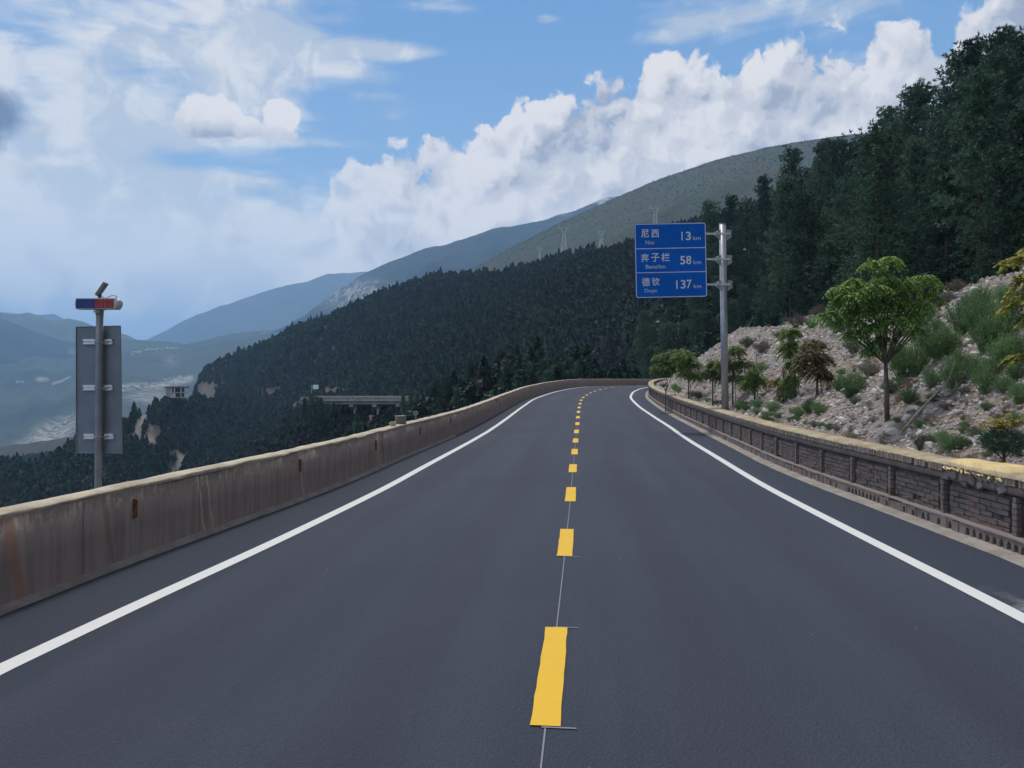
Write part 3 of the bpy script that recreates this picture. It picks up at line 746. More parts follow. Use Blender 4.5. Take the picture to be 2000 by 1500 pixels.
mountain('blue_grey_mountain', 'blue grey mountain with pale rock scars behind the wooded ridge', E_pts, 0.42, 0.5, 2200, 700,
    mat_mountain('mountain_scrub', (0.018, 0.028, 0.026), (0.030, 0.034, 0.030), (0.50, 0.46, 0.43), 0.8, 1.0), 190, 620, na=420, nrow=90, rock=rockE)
F_pts = [(180, 740, 9000), (290, 662, 8900), (320, 648, 8800), (345, 634, 8700), (380, 616, 8600), (430, 598, 8500), (480, 582, 8400), (540, 562, 8300), (600, 549, 8200), (640, 536, 8200), (690, 532, 8200), (730, 531, 8200), (780, 545, 8200), (1000, 600, 8200)]
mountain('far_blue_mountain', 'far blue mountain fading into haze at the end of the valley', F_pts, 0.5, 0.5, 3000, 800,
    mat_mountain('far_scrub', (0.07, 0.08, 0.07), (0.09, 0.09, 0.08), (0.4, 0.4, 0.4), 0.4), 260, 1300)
F2_pts = [(180, 740, 7600), (300, 700, 7600), (360, 672, 7600), (410, 655, 7600), (450, 646, 7600), (480, 643, 7600), (540, 650, 7600), (620, 640, 7600), (700, 700, 7600)]
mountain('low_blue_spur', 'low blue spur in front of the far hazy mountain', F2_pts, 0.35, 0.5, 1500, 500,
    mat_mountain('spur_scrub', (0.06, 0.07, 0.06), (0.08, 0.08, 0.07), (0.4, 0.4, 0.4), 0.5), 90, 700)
K_pts = [(-700, 560, 7800), (-300, 590, 7800), (-60, 604, 7800), (10, 610, 7800), (60, 616, 7800), (105, 613, 7800), (160, 640, 7800), (260, 700, 7800)]
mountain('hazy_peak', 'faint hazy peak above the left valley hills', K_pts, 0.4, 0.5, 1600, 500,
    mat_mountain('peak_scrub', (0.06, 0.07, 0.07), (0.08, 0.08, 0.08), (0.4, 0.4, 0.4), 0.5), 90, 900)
G2_pts = [(-1200, 560, 5200), (-400, 585, 5200), (-100, 600, 5200), (0, 612, 5200), (25, 616, 5200), (55, 610, 5200), (80, 618, 5200), (105, 627, 5200), (135, 622, 5200), (160, 627, 5200), (190, 640, 5200), (250, 655, 5250), (320, 690, 5300)]
mountain('green_valley_hill', 'rounded green hill closing the left side of the valley', G2_pts, 0.26, 0.4, 1500, 400,
    mat_mountain('hill_grass', (0.065, 0.080, 0.055), (0.10, 0.115, 0.075), (0.4, 0.4, 0.4), 0.8), 55, 500)
G3_pts = [(-1200, 560, 4500), (-300, 590, 4500), (-60, 608, 4500), (0, 620, 4500), (60, 645, 4500), (120, 664, 4500), (175, 676, 4500), (260, 700, 4500), (330, 730, 4500)]
mountain('cloud_shaded_slope', 'dark blue slope low on the left of the valley, cloud shadow in its colour', G3_pts, 0.30, 0.4, 1300, 400,
    mat_mountain('cloud_shaded_ground', (0.018, 0.028, 0.030), (0.026, 0.036, 0.034), (0.4, 0.4, 0.4), 0.8), 60, 500)  # the cloud shadow on this slope is put into its dark base colour
G_pts = [(-1800, 700, 3900), (-300, 712, 3900), (0, 700, 3900), (40, 702, 3900), (70, 694, 3900), (110, 704, 3900), (150, 695, 3900), (200, 672, 4100), (237, 663, 4300), (270, 664, 4350), (330, 667, 4400), (362, 673, 4450), (400, 664, 4500), (450, 652, 4600), (520, 645, 4700), (600, 660, 4800), (700, 700, 4800)]
def rockG(px, py, X, Y):
    m = np.clip(1.5 - np.hypot((px - 100) / 60, ((py - 848) + (px - 100) * 0.42) / 24), 0, 1) * 0.9
    m = np.maximum(m, near_line(px, py, [(240, 758), (268, 753), (285, 756), (320, 752), (372, 740)], 6))
    m = np.maximum(m, np.clip(1.5 - np.hypot((px - 82) / 12, (py - 741) / 4), 0, 1))
    m = np.maximum(m, near_line(px, py, [(104, 749), (120, 745), (136, 738)], 2.5) * 0.8)
    m = np.maximum(m, np.clip(1.4 - np.hypot((px - 290) / 55, (py - 775) / 16), 0, 1) * 0.55)
    m = np.maximum(m, np.clip(1.4 - np.hypot((px - 335) / 16, (py - 705) / 12), 0, 1) * 0.35)
    return np.clip(m, 0, 1)
def mat_valley():
    m, B, p = material('valley_fields')
    v = pos_vec(B); n = B.noise(v, 0.0022, 6, 0.6); f = B.noise(v, 0.02, 5, 0.7); c = B.voro(v, 0.012, out='Color')
    col = B.mix(B.sm(n, 0.35, 0.65), (0.040, 0.056, 0.046), (0.072, 0.086, 0.058))
    col = B.mix(0.22, col, c, 'MULTIPLY')
    col = B.mix(B.sm(f, 0.52, 0.64, 0, 0.6), col, (0.03, 0.045, 0.035))
    s = B.noise(B.vm('MULTIPLY', v, (0.02, 0.05, 0.05)), 1.0, 5, 0.8)
    col = B.mix(B.m('MULTIPLY', attr(B, 'rock'), B.sm(s, 0.40, 0.58)), col, (0.42, 0.37, 0.33))
    B.put(p.inputs['Base Color'], col); p.inputs['Roughness'].default_value = 0.95; p.inputs['Specular IOR Level'].default_value = 0.1
    return m
valley, hG = mountain('valley_slope', 'green terraced valley side with pale villages and fields', G_pts, 0.15, 0.35, 2700, 500, mat_valley(), 38, 500, floor=-262, na=420, nrow=150, rock=rockG)
base = MB(); base.box((-16000, -9000, -264), (16000, 15000, -262)); vf = base.build('valley_floor', simple('valley_floor_fields', (0.07, 0.09, 0.055), 0.95, var=0.3, scale=0.002)); tag(vf, kind='structure')

# ------------------------------------------------------------------ scatter (stuff)
def scatter(name, label, P, protos, scl, rotz, tilt, kind_idx, cat=None):
    n = len(P); me = bpy.data.meshes.new(name)
    me.vertices.add(n); me.vertices.foreach_set('co', np.asarray(P, np.float32).reshape(-1))
    a = me.attributes.new('scl', 'FLOAT', 'POINT'); a.data.foreach_set('value', np.asarray(scl, np.float32))
    a = me.attributes.new('rot', 'FLOAT_VECTOR', 'POINT')
    rv = np.zeros((n, 3), np.float32); rv[:, 2] = rotz
    if tilt is not None: rv[:, :2] = tilt
    a.data.foreach_set('vector', rv.reshape(-1))
    a = me.attributes.new('idx', 'INT', 'POINT'); a.data.foreach_set('value', np.asarray(kind_idx, np.int32))
    me.update()
    o = link(bpy.data.objects.new(name, me)); tag(o, label, cat, kind='stuff')
    ng = bpy.data.node_groups.new(name, 'GeometryNodeTree')
    ng.interface.new_socket('Geometry', in_out='INPUT', socket_type='NodeSocketGeometry')
    ng.interface.new_socket('Geometry', in_out='OUTPUT', socket_type='NodeSocketGeometry')
    gi = ng.nodes.new('NodeGroupInput'); go = ng.nodes.new('NodeGroupOutput')
    jn = ng.nodes.new('GeometryNodeJoinGeometry')
    for pr in reversed(protos):
        oi = ng.nodes.new('GeometryNodeObjectInfo'); oi.inputs['Object'].default_value = pr; oi.inputs['As Instance'].default_value = False
        gt = ng.nodes.new('GeometryNodeGeometryToInstance')
        ng.links.new(oi.outputs['Geometry'], gt.inputs[0]); ng.links.new(gt.outputs[0], jn.inputs[0])
    ip = ng.nodes.new('GeometryNodeInstanceOnPoints')
    def na(nm, t):
        q = ng.nodes.new('GeometryNodeInputNamedAttribute'); q.data_type = t; q.inputs[0].default_value = nm; return q.outputs[0]
    mp = ng.nodes.new('GeometryNodeMeshToPoints')
    ng.links.new(gi.outputs[0], mp.inputs[0]); ng.links.new(mp.outputs[0], ip.inputs['Points'])
    ng.links.new(jn.outputs[0], ip.inputs['Instance']); ip.inputs['Pick Instance'].default_value = True
    ng.links.new(na('idx', 'INT'), ip.inputs['Instance Index']); ng.links.new(na('rot', 'FLOAT_VECTOR'), ip.inputs['Rotation'])
    ng.links.new(na('scl', 'FLOAT'), ip.inputs['Scale']); ng.links.new(ip.outputs[0], go.inputs[0])
    mod = o.modifiers.new('scatter', 'NODES'); mod.node_group = ng
    return o

def quads(name, C, U, V, m, extra=None, young=None, taper=0.0):
    """leaf-sized faces: centres C, half vectors U (along) and V (across): kite-shaped"""
    n = len(C); P = np.empty((n, 4, 3))
    P[:, 0] = C - U; P[:, 1] = C + V - U * taper; P[:, 2] = C + U; P[:, 3] = C - V - U * taper
    me = bpy.data.meshes.new(name)
    me.vertices.add(4 * n); me.vertices.foreach_set('co', P.reshape(-1).astype(np.float32))
    me.loops.add(4 * n); me.loops.foreach_set('vertex_index', np.arange(4 * n, dtype=np.int32))
    me.polygons.add(n); me.polygons.foreach_set('loop_start', np.arange(0, 4 * n, 4, dtype=np.int32)); me.polygons.foreach_set('loop_total', np.full(n, 4, np.int32))
    if young is not None:
        a = me.attributes.new('young', 'FLOAT', 'POINT'); a.data.foreach_set('value', np.repeat(young, 4).astype(np.float32))
    me.materials.append(m); me.update(calc_edges=True)
    return me
def unit(v): return v / np.maximum(1e-9, np.linalg.norm(v, axis=-1, keepdims=True))

def pine_crown(seed, h, rad, m, nb=64, tufts=13, blades=7, bl=0.30, low=0.22, wide=0.05, lean=0.0):
    g = np.random.default_rng(seed); C = []; U = []; V = []; br = []
    for k in range(nb):
        t = low + (1 - low) * (k + g.random()) / nb
        L = rad * (1.15 - t) ** 0.75 * (0.55 + 0.7 * g.random()) * (1.0 if t > low + .12 else 0.7)
        az = k * 2.4 + g.normal() * 0.5; z0 = t * h; up = -0.05 + 0.55 * t + g.normal() * 0.12
        d = np.array([math.cos(az), math.sin(az), 0.0]); base = np.array([0, 0, z0])
        pts = [base + d * L * q + np.array([0, 0, L * (up * q + 0.18 * q * q - 0.15 * q)]) for q in (0, .35, .7, 1)]
        br.append(pts)
        for j in range(tufts):
            q = 0.25 + 0.78 * (j + g.random()) / tufts
            c = base + d * L * q + np.array([0, 0, L * (up * q + 0.18 * q * q - 0.15 * q)]) + g.normal(size=3) * np.array([.16, .16, .10]) * rad * 0.55
            n = blades; dr = unit(g.normal(size=(n, 3)) * 0.75 + d * 0.45 + np.array([0, 0, 0.55])); ln = bl * (0.6 + 0.6 * g.random((n, 1)))
            sd = unit(np.cross(dr, g.normal(size=(n, 3))))
            C.append(c + dr * ln * 0.5); U.append(dr * ln * 0.5); V.append(sd * wide * (0.7 + .6 * g.random((n, 1))))
    return quads('crown', np.concatenate(C), np.concatenate(U), np.concatenate(V), m, taper=0.3), br

# --- near pine trees: trunk and crown
PINES = []
for i, (h, rad, nb) in enumerate(((9.0, 2.3, 74), (11.0, 2.9, 88), (7.5, 2.3, 66), (10.0, 2.1, 72))):
    me, br = pine_crown(100 + i, h, rad, M_needle, nb=nb, tufts=15, blades=11, bl=0.25, low=0.18 if i != 3 else 0.3, wide=0.030)
    t = MB(); t.tube([(0, 0, -1.0), (0.03, 0, h * .3), (-.04, .03, h * .65), (0, 0, h * .97)], [.15, .12, .075, .02], 7)
    for b in br[::2]: t.tube(b, [.03, .025, .018, .008], 4, False)
    PINES.append((me, t.mesh('trunk', M_pbark), h))
PG = 'pine trees of the wood on the steep hillside above the scree'
def pine(k, loc, s, rz, label, group=PG):
    e = empty('pine_tree', loc, rz); e.scale = (s, s, s * random.uniform(.9, 1.1)); tag(e, label, 'tree', group)
    e.rotation_euler = (random.uniform(-.05, .05), random.uniform(-.05, .05), rz)
    link(bpy.data.objects.new('crown', PINES[k][0]), e); link(bpy.data.objects.new('trunk', PINES[k][1]), e)
    return e
# hill B: placed by hand along the skyline, the rest drawn at random over the slope
def spot(px, py, y0=12):
    return hit(px, py, y0)
def skyline(px): return np.interp(px, [1200, 1430, 1545, 1640, 1730, 1790, 1865, 1905, 1952, 2010, 2100], [470, 385, 330, 285, 225, 180, 155, 115, 90, 58, 30])
n_pine = 0
SKY = [(1430, 372, 158), (1460, 385, 152), (1500, 352, 146), (1545, 312, 132), (1572, 335, 130), (1600, 330, 124), (1640, 268, 112), (1668, 300, 110), (1700, 262, 102), (1730, 205, 96), (1758, 225, 92), (1790, 162, 88), (1815, 190, 86), (1842, 200, 82),
       (1865, 140, 80), (1885, 150, 78), (1905, 98, 74), (1935, 112, 72), (1952, 75, 70), (1985, 62, 66), (2010, 40, 62), (1612, 285, 116), (1390, 400, 160)]
labs_sky = 'dark pine on the skyline of the wooded hill, crown against cloud'
ORDW = 'first second third fourth fifth sixth seventh eighth ninth tenth eleventh twelfth thirteenth fourteenth fifteenth sixteenth seventeenth eighteenth nineteenth twentieth twenty-first twenty-second twenty-third'.split()
SKY.sort()
for isk, (px, py, Y) in enumerate(SKY):
    labs_sky = 'dark pine on the skyline of the wooded hill, %s from its left end' % ORDW[isk]
    x = (px - CX) / F * Y; gz = float(height(np.array([x]), np.array([Y]))[0]); top = EYE + (HZ - py) / F * Y
    k = random.randrange(4); s = min(1.7, max(0.65, (top - gz) / PINES[k][2]))
    gz = top - s * PINES[k][2]
    pine(k, (x, Y, gz), s, random.uniform(0, 6.3), labs_sky, 'pines along the skyline of the wooded hill'); n_pine += 1
HILLSPOTS = []
tries = 0; used = []
while n_pine < 206 and tries < 9000:
    tries += 1
    px = random.uniform(1255, 2040); u = (px - CX) / F; Y = 24 * (170 / 24.0) ** random.random() if px > 1400 else random.uniform(90, 185)
    x = u * Y
    HILLSPOTS.append((x, Y))
    if tries % 400 == 0:
        arr = np.array(HILLSPOTS); z = height(arr[:, 0], arr[:, 1]); d1, d2, _ = road_sd(arr[:, 0], arr[:, 1])
        for (xx, yy), zz, a_, b_ in zip(arr, z, d1, d2):
            near = yy < 75
            if n_pine >= 206: break
            if a_ < (9.5 if near else 7) and b_ < 5: continue
            if a_ < 9.5 and yy < 78: continue
            if b_ < 4 and a_ < 6: continue
            pxx = CX + F * xx / yy
            mind = 2.3 if yy < 60 else 3.4
            if any((xx - q[0]) ** 2 + (yy - q[1]) ** 2 < mind ** 2 for q in used): continue
            used.append((xx, yy))
            lab = 'dark pine in the dense wood just above the scree bank' if yy < 60 else 'dark pine in the dense wood higher on the hill behind the sign'
            s = random.uniform(.62, 1.0) if yy < 60 else random.uniform(.75, 1.15)
            kk = random.randrange(4); room = EYE + (HZ - (skyline(pxx) + random.uniform(4, 40))) / F * yy - zz
            s = min(s, room / PINES[kk][2])
            if s < .42: continue
            pine(kk, (xx, yy, zz - .2), s, random.uniform(0, 6.3), lab, 'pines above the scree bank' if yy < 60 else PG); n_pine += 1
        HILLSPOTS = []
# pines just beyond the far bend, left of it
tries = 0; n2 = 0
while n2 < 84 and tries < 6000:
    tries += 1
    px = random.uniform(740, 1275); Y = random.uniform(98, 160); x = (px - CX) / F * Y
    z = float(height(np.array([x]), np.array([Y]))[0]); a_, b_, _ = road_sd(np.array([x]), np.array([Y]))
    if b_[0] < 4: continue
    if any((x - q[0]) ** 2 + (Y - q[1]) ** 2 < 2.6 ** 2 for q in used): continue
    used.append((x, Y)); pine(random.randrange(4), (x, Y, z - .2), random.uniform(.45, .75), random.uniform(0, 6.3), 'dark green young pine rising behind the far bend of the concrete wall', 'young pines behind the far bend'); n2 += 1

# --- far pine prototypes: one mesh each
def far_tree(seed, h, rad, m, pw=.65):
    g = np.random.default_rng(seed); n = 250
    t = g.random(n) ** 0.8; th = g.random(n) * 6.283; rr = rad * (1.02 - t) ** pw * np.minimum(1, .45 + t * 2.2) * (0.55 + 0.5 * g.random(n)) * (1 + .25 * np.sin(th * 3 + seed))
    C = np.stack([np.cos(th) * rr, np.sin(th) * rr, h * (0.12 + 0.88 * t)], -1)
    d = unit(np.stack([np.cos(th), np.sin(th), 0.3 + g.normal(size=n) * .5], -1) + g.normal(size=(n, 3)) * .5); s = unit(np.cross(d, g.normal(size=(n, 3))))
    L = 0.34 + 0.35 * g.random((n, 1)); me = quads('pine_tree', C, d * L, s * L * 0.55, m)
    bm = bmesh.new(); bm.from_mesh(me)
    bmesh.ops.create_icosphere(bm, subdivisions=1, radius=1, matrix=Matrix.Translation((0, 0, h * .46)) @ Matrix.Diagonal((rad * .62, rad * .62, h * .36, 1)))
    bmesh.ops.create_cone(bm, cap_ends=False, segments=5, radius1=.16, radius2=0.1, depth=h * .5, matrix=Matrix.Translation((0, 0, 0)))
    bm.to_mesh(me); bm.free()
    return me
FT = [far_tree(1, 7.0, 2.5, M_needle2, 1), far_tree(2, 5.6, 2.7, M_needle2, .6), far_tree(3, 8.0, 2.2, M_needle2, 1), far_tree(4, 5.6, 2.4, M_needle3, .7), far_tree(5, 4.6, 2.6, M_needle4, .45)]
def place_far(k, loc, s, label, group, name='pine_tree'):
    o = link(bpy.data.objects.new(name, FT[k])); o.location = loc; o.scale = (s, s, s); o.rotation_euler = (0, 0, random.uniform(0, 6.3))
    tag(o, label, 'tree', group); return o
protoT = []
for k, (px, py) in enumerate(((303, 782), (318, 790), (262, 808), (399, 735), (405, 722))):
    q = hit(px, py + 12, 100)
    q = q if q is not None else Vector(((px - CX) / F * 560, 560, -20))
    protoT.append(place_far(k, q, 1.25, 'dark pine standing up from the lower left hillside beside the dirt track' if px < 350 else 'dark pine at the left tip of the wooded ridge', 'pines of the far hillsides'))
# forest over the far ridge and the lower hillside
def forest(n_try):
    out = []
    px = np.where(RNG.random(n_try) < .72, RNG.uniform(-150, 1560, n_try), RNG.uniform(-1500, -150, n_try)); Y = 92 * (960 / 92.0) ** RNG.random(n_try) ** 0.5
    far_left = (px < -160) & (RNG.random(n_try) < .6); Y = np.where(far_left, 38 * (430 / 38.0) ** RNG.random(n_try), Y)
    x = (px - CX) / F * Y; z = height(x, Y); PX, PY = proj(x, Y, z)
    h2 = height(x * 0.985, Y * 0.985); 
    a_, b_, _ = road_sd(x, Y)
    ok = (np.minimum(a_, b_) < 900) | True
    ok &= ((PY < 1000) | (far_left & (PY < 2400))) & (z > -175) & (dirt_mask(PX, PY - 3, Y) < 0.3) & (bare_mask(PX, PY - 4, Y) < 0.55 + 0.4 * RNG.random(n_try))
    ok &= ~((a_ < 9) & (b_ < 5)) & (b_ > 4)
    ok &= ~((a_ > 0) & (a_ < 60))
    ok &= ~((PX > 655) & (PX < 830) & (PY > 772) & (PY < 822) & (Y < 262) & (Y > 200))
    ok &= ~((PX > 310) & (PX < 372) & (PY > 752) & (PY < 790) & (Y < 600) & (Y > 430))
    # keep only what is not wholly hidden behind nearer ground
    vis = np.ones(n_try, bool); zt = z + 7
    for f in np.linspace(0.12, 0.96, 22):
        hh = height(x * f, Y * f); vis &= hh < EYE + (zt - EYE) * f
    ok &= vis
    return x[ok], Y[ok], z[ok]
fx, fy, fz = forest(112000)
# thin by distance in cells so that crowns touch but do not pile up
cell = {}; keep = []
for i in RNG.permutation(len(fx)):
    c = 2.5 if fy[i] > 300 else 2.9
    k = (int(fx[i] // c), int(fy[i] // c))
    if k in cell: continue
    cell[k] = 1; keep.append(i)
keep = np.array(keep); fx, fy, fz = fx[keep], fy[keep], fz[keep]
nF = len(fx); print('forest trees', nF)
brown = fbm(fx / 60, fy / 60, 3, 12) > 0.56
ki = RNG.integers(0, 5, nF); ki = np.where(brown & (RNG.random(nF) < .6), 3, ki)
scatter('forest', 'dark pine forest covering the ridge and the hillside across the ravine', np.stack([fx, fy, fz - .4], -1), protoT, RNG.uniform(.5, 1.05, nF) * (1 + .25 * (fy > 500)), RNG.uniform(0, 6.28, nF), None, ki)
CROWNS = [next(o for o in SC.objects if o.name.startswith('crown') and o.data == q[0]) for q in PINES]
# the wood goes on over the hill to the right, beyond the picture
nR = 5200; pxr = RNG.uniform(2030, 4200, nR); Yr = 8 * (75 / 8.0) ** RNG.random(nR); xr_ = (pxr - CX) / F * Yr
ar, br_, _ = road_sd(xr_, Yr); okr = (ar > 10.5) & (br_ < 900); xr_, Yr, ar2 = xr_[okr], Yr[okr], ar[okr]; cr = {}; kr = []
for i in range(len(xr_)):
    k = (int(xr_[i] // 3), int(Yr[i] // 3))
    if k not in cr and not (xr_[i] / Yr[i] * F + CX < 2110 and ar2[i] < 16): cr[k] = 1; kr.append(i)
xr_, Yr = xr_[kr], Yr[kr]; zr_ = height(xr_, Yr)
scatter('hillside_wood', 'dark pine wood continuing over the hillside above the scree', np.stack([xr_, Yr, zr_ - .3], -1), CROWNS, RNG.uniform(.6, .9, len(xr_)), RNG.uniform(0, 6.28, len(xr_)), None, RNG.integers(0, 4, len(xr_)))
# low trees over the brown hill
nD = 7000
px = RNG.uniform(900, 1750, nD); az = np.arctan((px - CX) / F)
pD = np.array(D_pts); azD = np.arctan((pD[:, 0] - CX) / F); rcD = np.interp(az, azD, pD[:, 2] / np.cos(azD)); rD = rcD - 900 * RNG.random(nD) ** 1.5 - 2
dg = bpy.context.evaluated_depsgraph_get()
from mathutils.bvhtree import BVHTree
bv = BVHTree.FromObject(hillD, dg); PD = []
for a_, r_ in zip(az, rD):
    hp = bv.ray_cast(Vector((math.sin(a_) * r_, math.cos(a_) * r_, 3000)), Vector((0, 0, -1)))
    if hp[0] is not None: PD.append(hp[0][:])
PD = np.array(PD)
scatter('scrub', 'low dark trees dotted over the brownish green hill', PD - np.array([0, 0, 1.0]), protoT, RNG.uniform(.3, .62, len(PD)), RNG.uniform(0, 6.28, len(PD)), None, np.where(RNG.random(len(PD)) < .6, 3, RNG.integers(0, 5, len(PD))))

# ------------------------------------------------------------------ left parapet
def sweep(name, s, prof, off, m, parent=None, sign=1.0, wob=0.0, uvz=True, smooth_=False):
    """prof: list of (n, z) points, swept along the curve off(s); n measured outward from the road when sign=+1 (right) or -1 (left)"""
    c = centre(s); nn = normal(s); zz = zs(s); o = off(s)
    P = np.zeros((len(s), len(prof), 3)); U = np.zeros((len(s), len(prof), 2)); acc = 0
    for k, (n, z) in enumerate(prof):
        w = wob * (fbm(s * 2.3, s * 0 + k * .7, 3, 61) - .5) * 2 if wob else 0
        w2 = wob * (fbm(s * 3.1, s * 0 + 9 + k * .7, 3, 63) - .5) * 2 if wob else 0
        q = o + sign * (n + w2); P[:, k, 0] = c[:, 0] + nn[:, 0] * q; P[:, k, 1] = c[:, 1] + nn[:, 1] * q; P[:, k, 2] = zz + z + (w if z > 0.05 else 0)
        U[:, k, 0] = s; U[:, k, 1] = z
    me = grid_mesh(name, P, m, U, smooth=smooth_)
    if sign < 0: me.flip_normals()
    bm = bmesh.new(); bm.from_mesh(me)
    for row in (0, len(s) - 1):
        bm.verts.ensure_lookup_table(); bm.faces.new([bm.verts[row * len(prof) + k] for k in range(len(prof))])
    bm.to_mesh(me); bm.free()
    return link(bpy.data.objects.new(name, me), parent)
# texture u on the parapet: metres along the wall from where it enters the picture
s_in = to_so(*ground(0, 1195))[0]
lw_root = empty('concrete_parapet', tuple(P3(8, float(o_wl(np.array([8.]))[0]) - .12))); 
tag(lw_root, 'long stained brown concrete parapet with pale cap along the valley side', 'wall')
lw_root.location = (0, 0, 0)
sw = np.arange(-8, 130, 0.2)
body = sweep('parapet_body', sw, [(-.02, -.05), (0.0, 0.0), (0.0, .35), (0.0, WH - .035), (WT, WH - .035), (WT, -1.2)], o_wl, M_parapet, lw_root, -1.0)
uvl = body.data.uv_layers[0]
ua = np.zeros(len(uvl.data) * 2, np.float32); uvl.data.foreach_get('uv', ua); ua[0::2] -= s_in; uvl.data.foreach_set('uv', ua)
sw2 = np.arange(-8, 130, 0.07)
sweep('parapet_cap', sw2, [(-.002, WH - .036), (-.004, WH - .008), (.012, WH + .002), (WT * .5, WH + .006), (WT - .01, WH), (WT + .006, WH - .05)], o_wl, M_cap, lw_root, -1.0, wob=0.013)
sweep('footing', np.arange(-8, 24, 0.12), [(-.09, -.02), (-.07, .018), (-.03, .035), (.01, .05)], o_wl, M_gutter, lw_root, -1.0, wob=0.012)
# rusty plates let into the road face
for px, py in ((262, 993), (585, 909), (734, 869), (820, 842), (880, 822), (969, 783)):
    best = None
    for s in np.arange(s_in - 1, 60, 0.02):
        q = P3(s, float(o_wl(np.array([s]))[0])); xx = CX + F * q.x / q.y
        if best is None or abs(xx - px) < best[0]: best = (abs(xx - px), s, q)
    s, q = best[1], best[2]; z = EYE + (HZ - py) / F * q.y - q.z
    n = normal(np.array([s]))[0]; b = MB(); b.box((-.022, -.02, -.085), (.022, .012, .085))
    b.box((-.028, -.022, -.095), (-.018, .018, .095))
    o = b.build('rusty_plate', M_rust, lw_root); o.location = (q.x + n[0] * .0, q.y + n[1] * .0, q.z + z)
    o.rotation_euler = (0, 0, math.atan2(n[1], n[0]) + math.pi / 2)

# ------------------------------------------------------------------ right brick wall
rw = empty('brick_wall'); tag(rw, 'weathered brick retaining wall with piers and rough coping below the scree', 'wall')
swr = np.arange(-8, 130, 0.25)
H1, H2, H3, H4 = 0.17, 0.60, 0.695, 0.785      # plinth, panel top, band top, coping
sweep('wall_core', swr, [(.035, -.1), (.035, H3), (.30, H3), (.30, -.3)], o_wr, M_mortar, rw, 1.0)
sweep('coping_band', np.arange(-8, 130, .3), [(.03, H2), (-.005, H2), (-.005, H3 - .01), (.03, H3 - .01)], o_wr, M_pier, rw, 1.0, wob=.006)
sweep('coping', np.arange(-8, 130, .06), [(-.035, H4 - .012), (-.02, H4 + .018), (.12, H4 + .035), (.30, H4 + .03), (.36, H4 - .02), (.36, H4 - .10), (.0, H4 - .10)], o_wr, M_capr, rw, 1.0, wob=.014, smooth_=True)
sweep('gutter_strip', np.arange(-8, 130, .1), [(-kerb - .06, -.03), (-kerb, .012), (-.12, .02), (.02, .045)], o_wr, M_gutter, rw, 1.0, wob=.010)
def wmat(s, n, z):
    """matrix at the wall: x along, y into the wall, z up"""
    q = P3(s, float(o_wr(np.array([s]))[0]) + n, z); q2 = P3(s + .05, float(o_wr(np.array([s + .05]))[0]) + n, z)
    t = (q2 - q).normalized(); nn = Vector((t.y, -t.x, 0)).normalized()
    return Matrix(((t.x, nn.x, 0, q.x), (t.y, nn.y, 0, q.y), (t.z, 0, 1, q.z), (0, 0, 0, 1)))
def s_at_px(px, off):
    ss = np.arange(2, 70, .02); c = centre(ss); n = normal(ss); o = off(ss); xx = CX + F * (c[:, 0] + n[:, 0] * o) / (c[:, 1] + n[:, 1] * o)
    xx = np.minimum.accumulate(xx); return float(np.interp(-px, -xx, ss))
piers = [s_at_px(p, o_wr) for p in (1984, 1842, 1739, 1664, 1604, 1555, 1516)]
piers = [piers[0] - 1.42 * k for k in (5, 4, 3, 2, 1)] + piers
while piers[-1] < 75: piers.append(piers[-1] + 1.36)
def brick_mesh(l, d, h, m, seed):
    g = random.Random(seed); b = MB(); b.box((-l / 2, -d, -h / 2), (l / 2, 0, h / 2)); me = b.mesh('brick', m, bevel=0.004)
    for v in me.vertices: v.co += Vector((g.uniform(-.003, .003), g.uniform(-.004, .002), g.uniform(-.0025, .0025)))
    return me
BR = [brick_mesh(.198, .022, .050, M_brick, i) for i in range(5)]; BH = [brick_mesh(.095, .022, .050, M_brick, 20 + i) for i in range(2)]
SB = [brick_mesh(.050, .045, .082, M_soldier, 40 + i) for i in range(5)]
nb_brick = 0; rest = MB(); rest_p = MB(); near_bays = []
for a, b in zip(piers[:-1], piers[1:]):
    if a > 60: break
    p0, p1 = a + .135, b - .135
    rows = int((H2 - H1) / .062)
    for r in range(rows):
        z = H1 + .032 + r * .0615; x = p0 + (0 if r % 2 else -.10)
        while x < p1 - .03:
            l0, l1 = max(x, p0), min(x + .198, p1); x += .209
            if l1 - l0 < .04: continue
            if random.random() < .03 and r < 3: continue      # missing bricks
            vis = l0 > piers[4] - .2
            if vis and nb_brick < 285:
                M = wmat((l0 + l1) / 2, .034 + random.uniform(-.006, .005), z)
                M = M @ Matrix.Rotation(random.uniform(-.018, .018), 4, 'Y') @ Matrix.Translation((0, random.uniform(-.006, .008), 0))
                o = bpy.data.objects.new('brick', random.choice(BR)); o.matrix_world = M @ Matrix.Diagonal(((l1 - l0) / .198, 1, 1, 1)); COL.objects.link(o); o.parent = rw; nb_brick += 1
            elif l0 < 45:
                M = wmat((l0 + l1) / 2, .034 + random.uniform(-.006, .005), z); h_ = (l1 - l0) / 2 - .003
                rest.box((-h_, -.02, -.025), (h_, .004, .025), M)
for k, s in enumerate(piers):
    if s > 70: break
    M = wmat(s, .035, 0); b = MB()
    z = H1
    while z < H2 - .01:                                                 # toothed pier bricks
        w = .036 + random.uniform(-.006, .008); b.box((-w, -.052, z), (w, 0, min(z + .052, H2)), M); z += .06
    b.build('pier', M_pier, rw)
    for sg_ in (-1, 1):
        c = MB(); x0, x1 = sorted((sg_ * .045, sg_ * .125)); c.box((x0, -.006, H1), (x1, .004, H2), M); c.build('pier_recess', M_slot, rw)
rest.build('brick_courses', M_brick, rw)['kind'] = 'stuff'
nsb = 0; rs_ = MB(); s = piers[4] - .1; brk = (s_at_px(1968, o_wr), s_at_px(1848, o_wr))
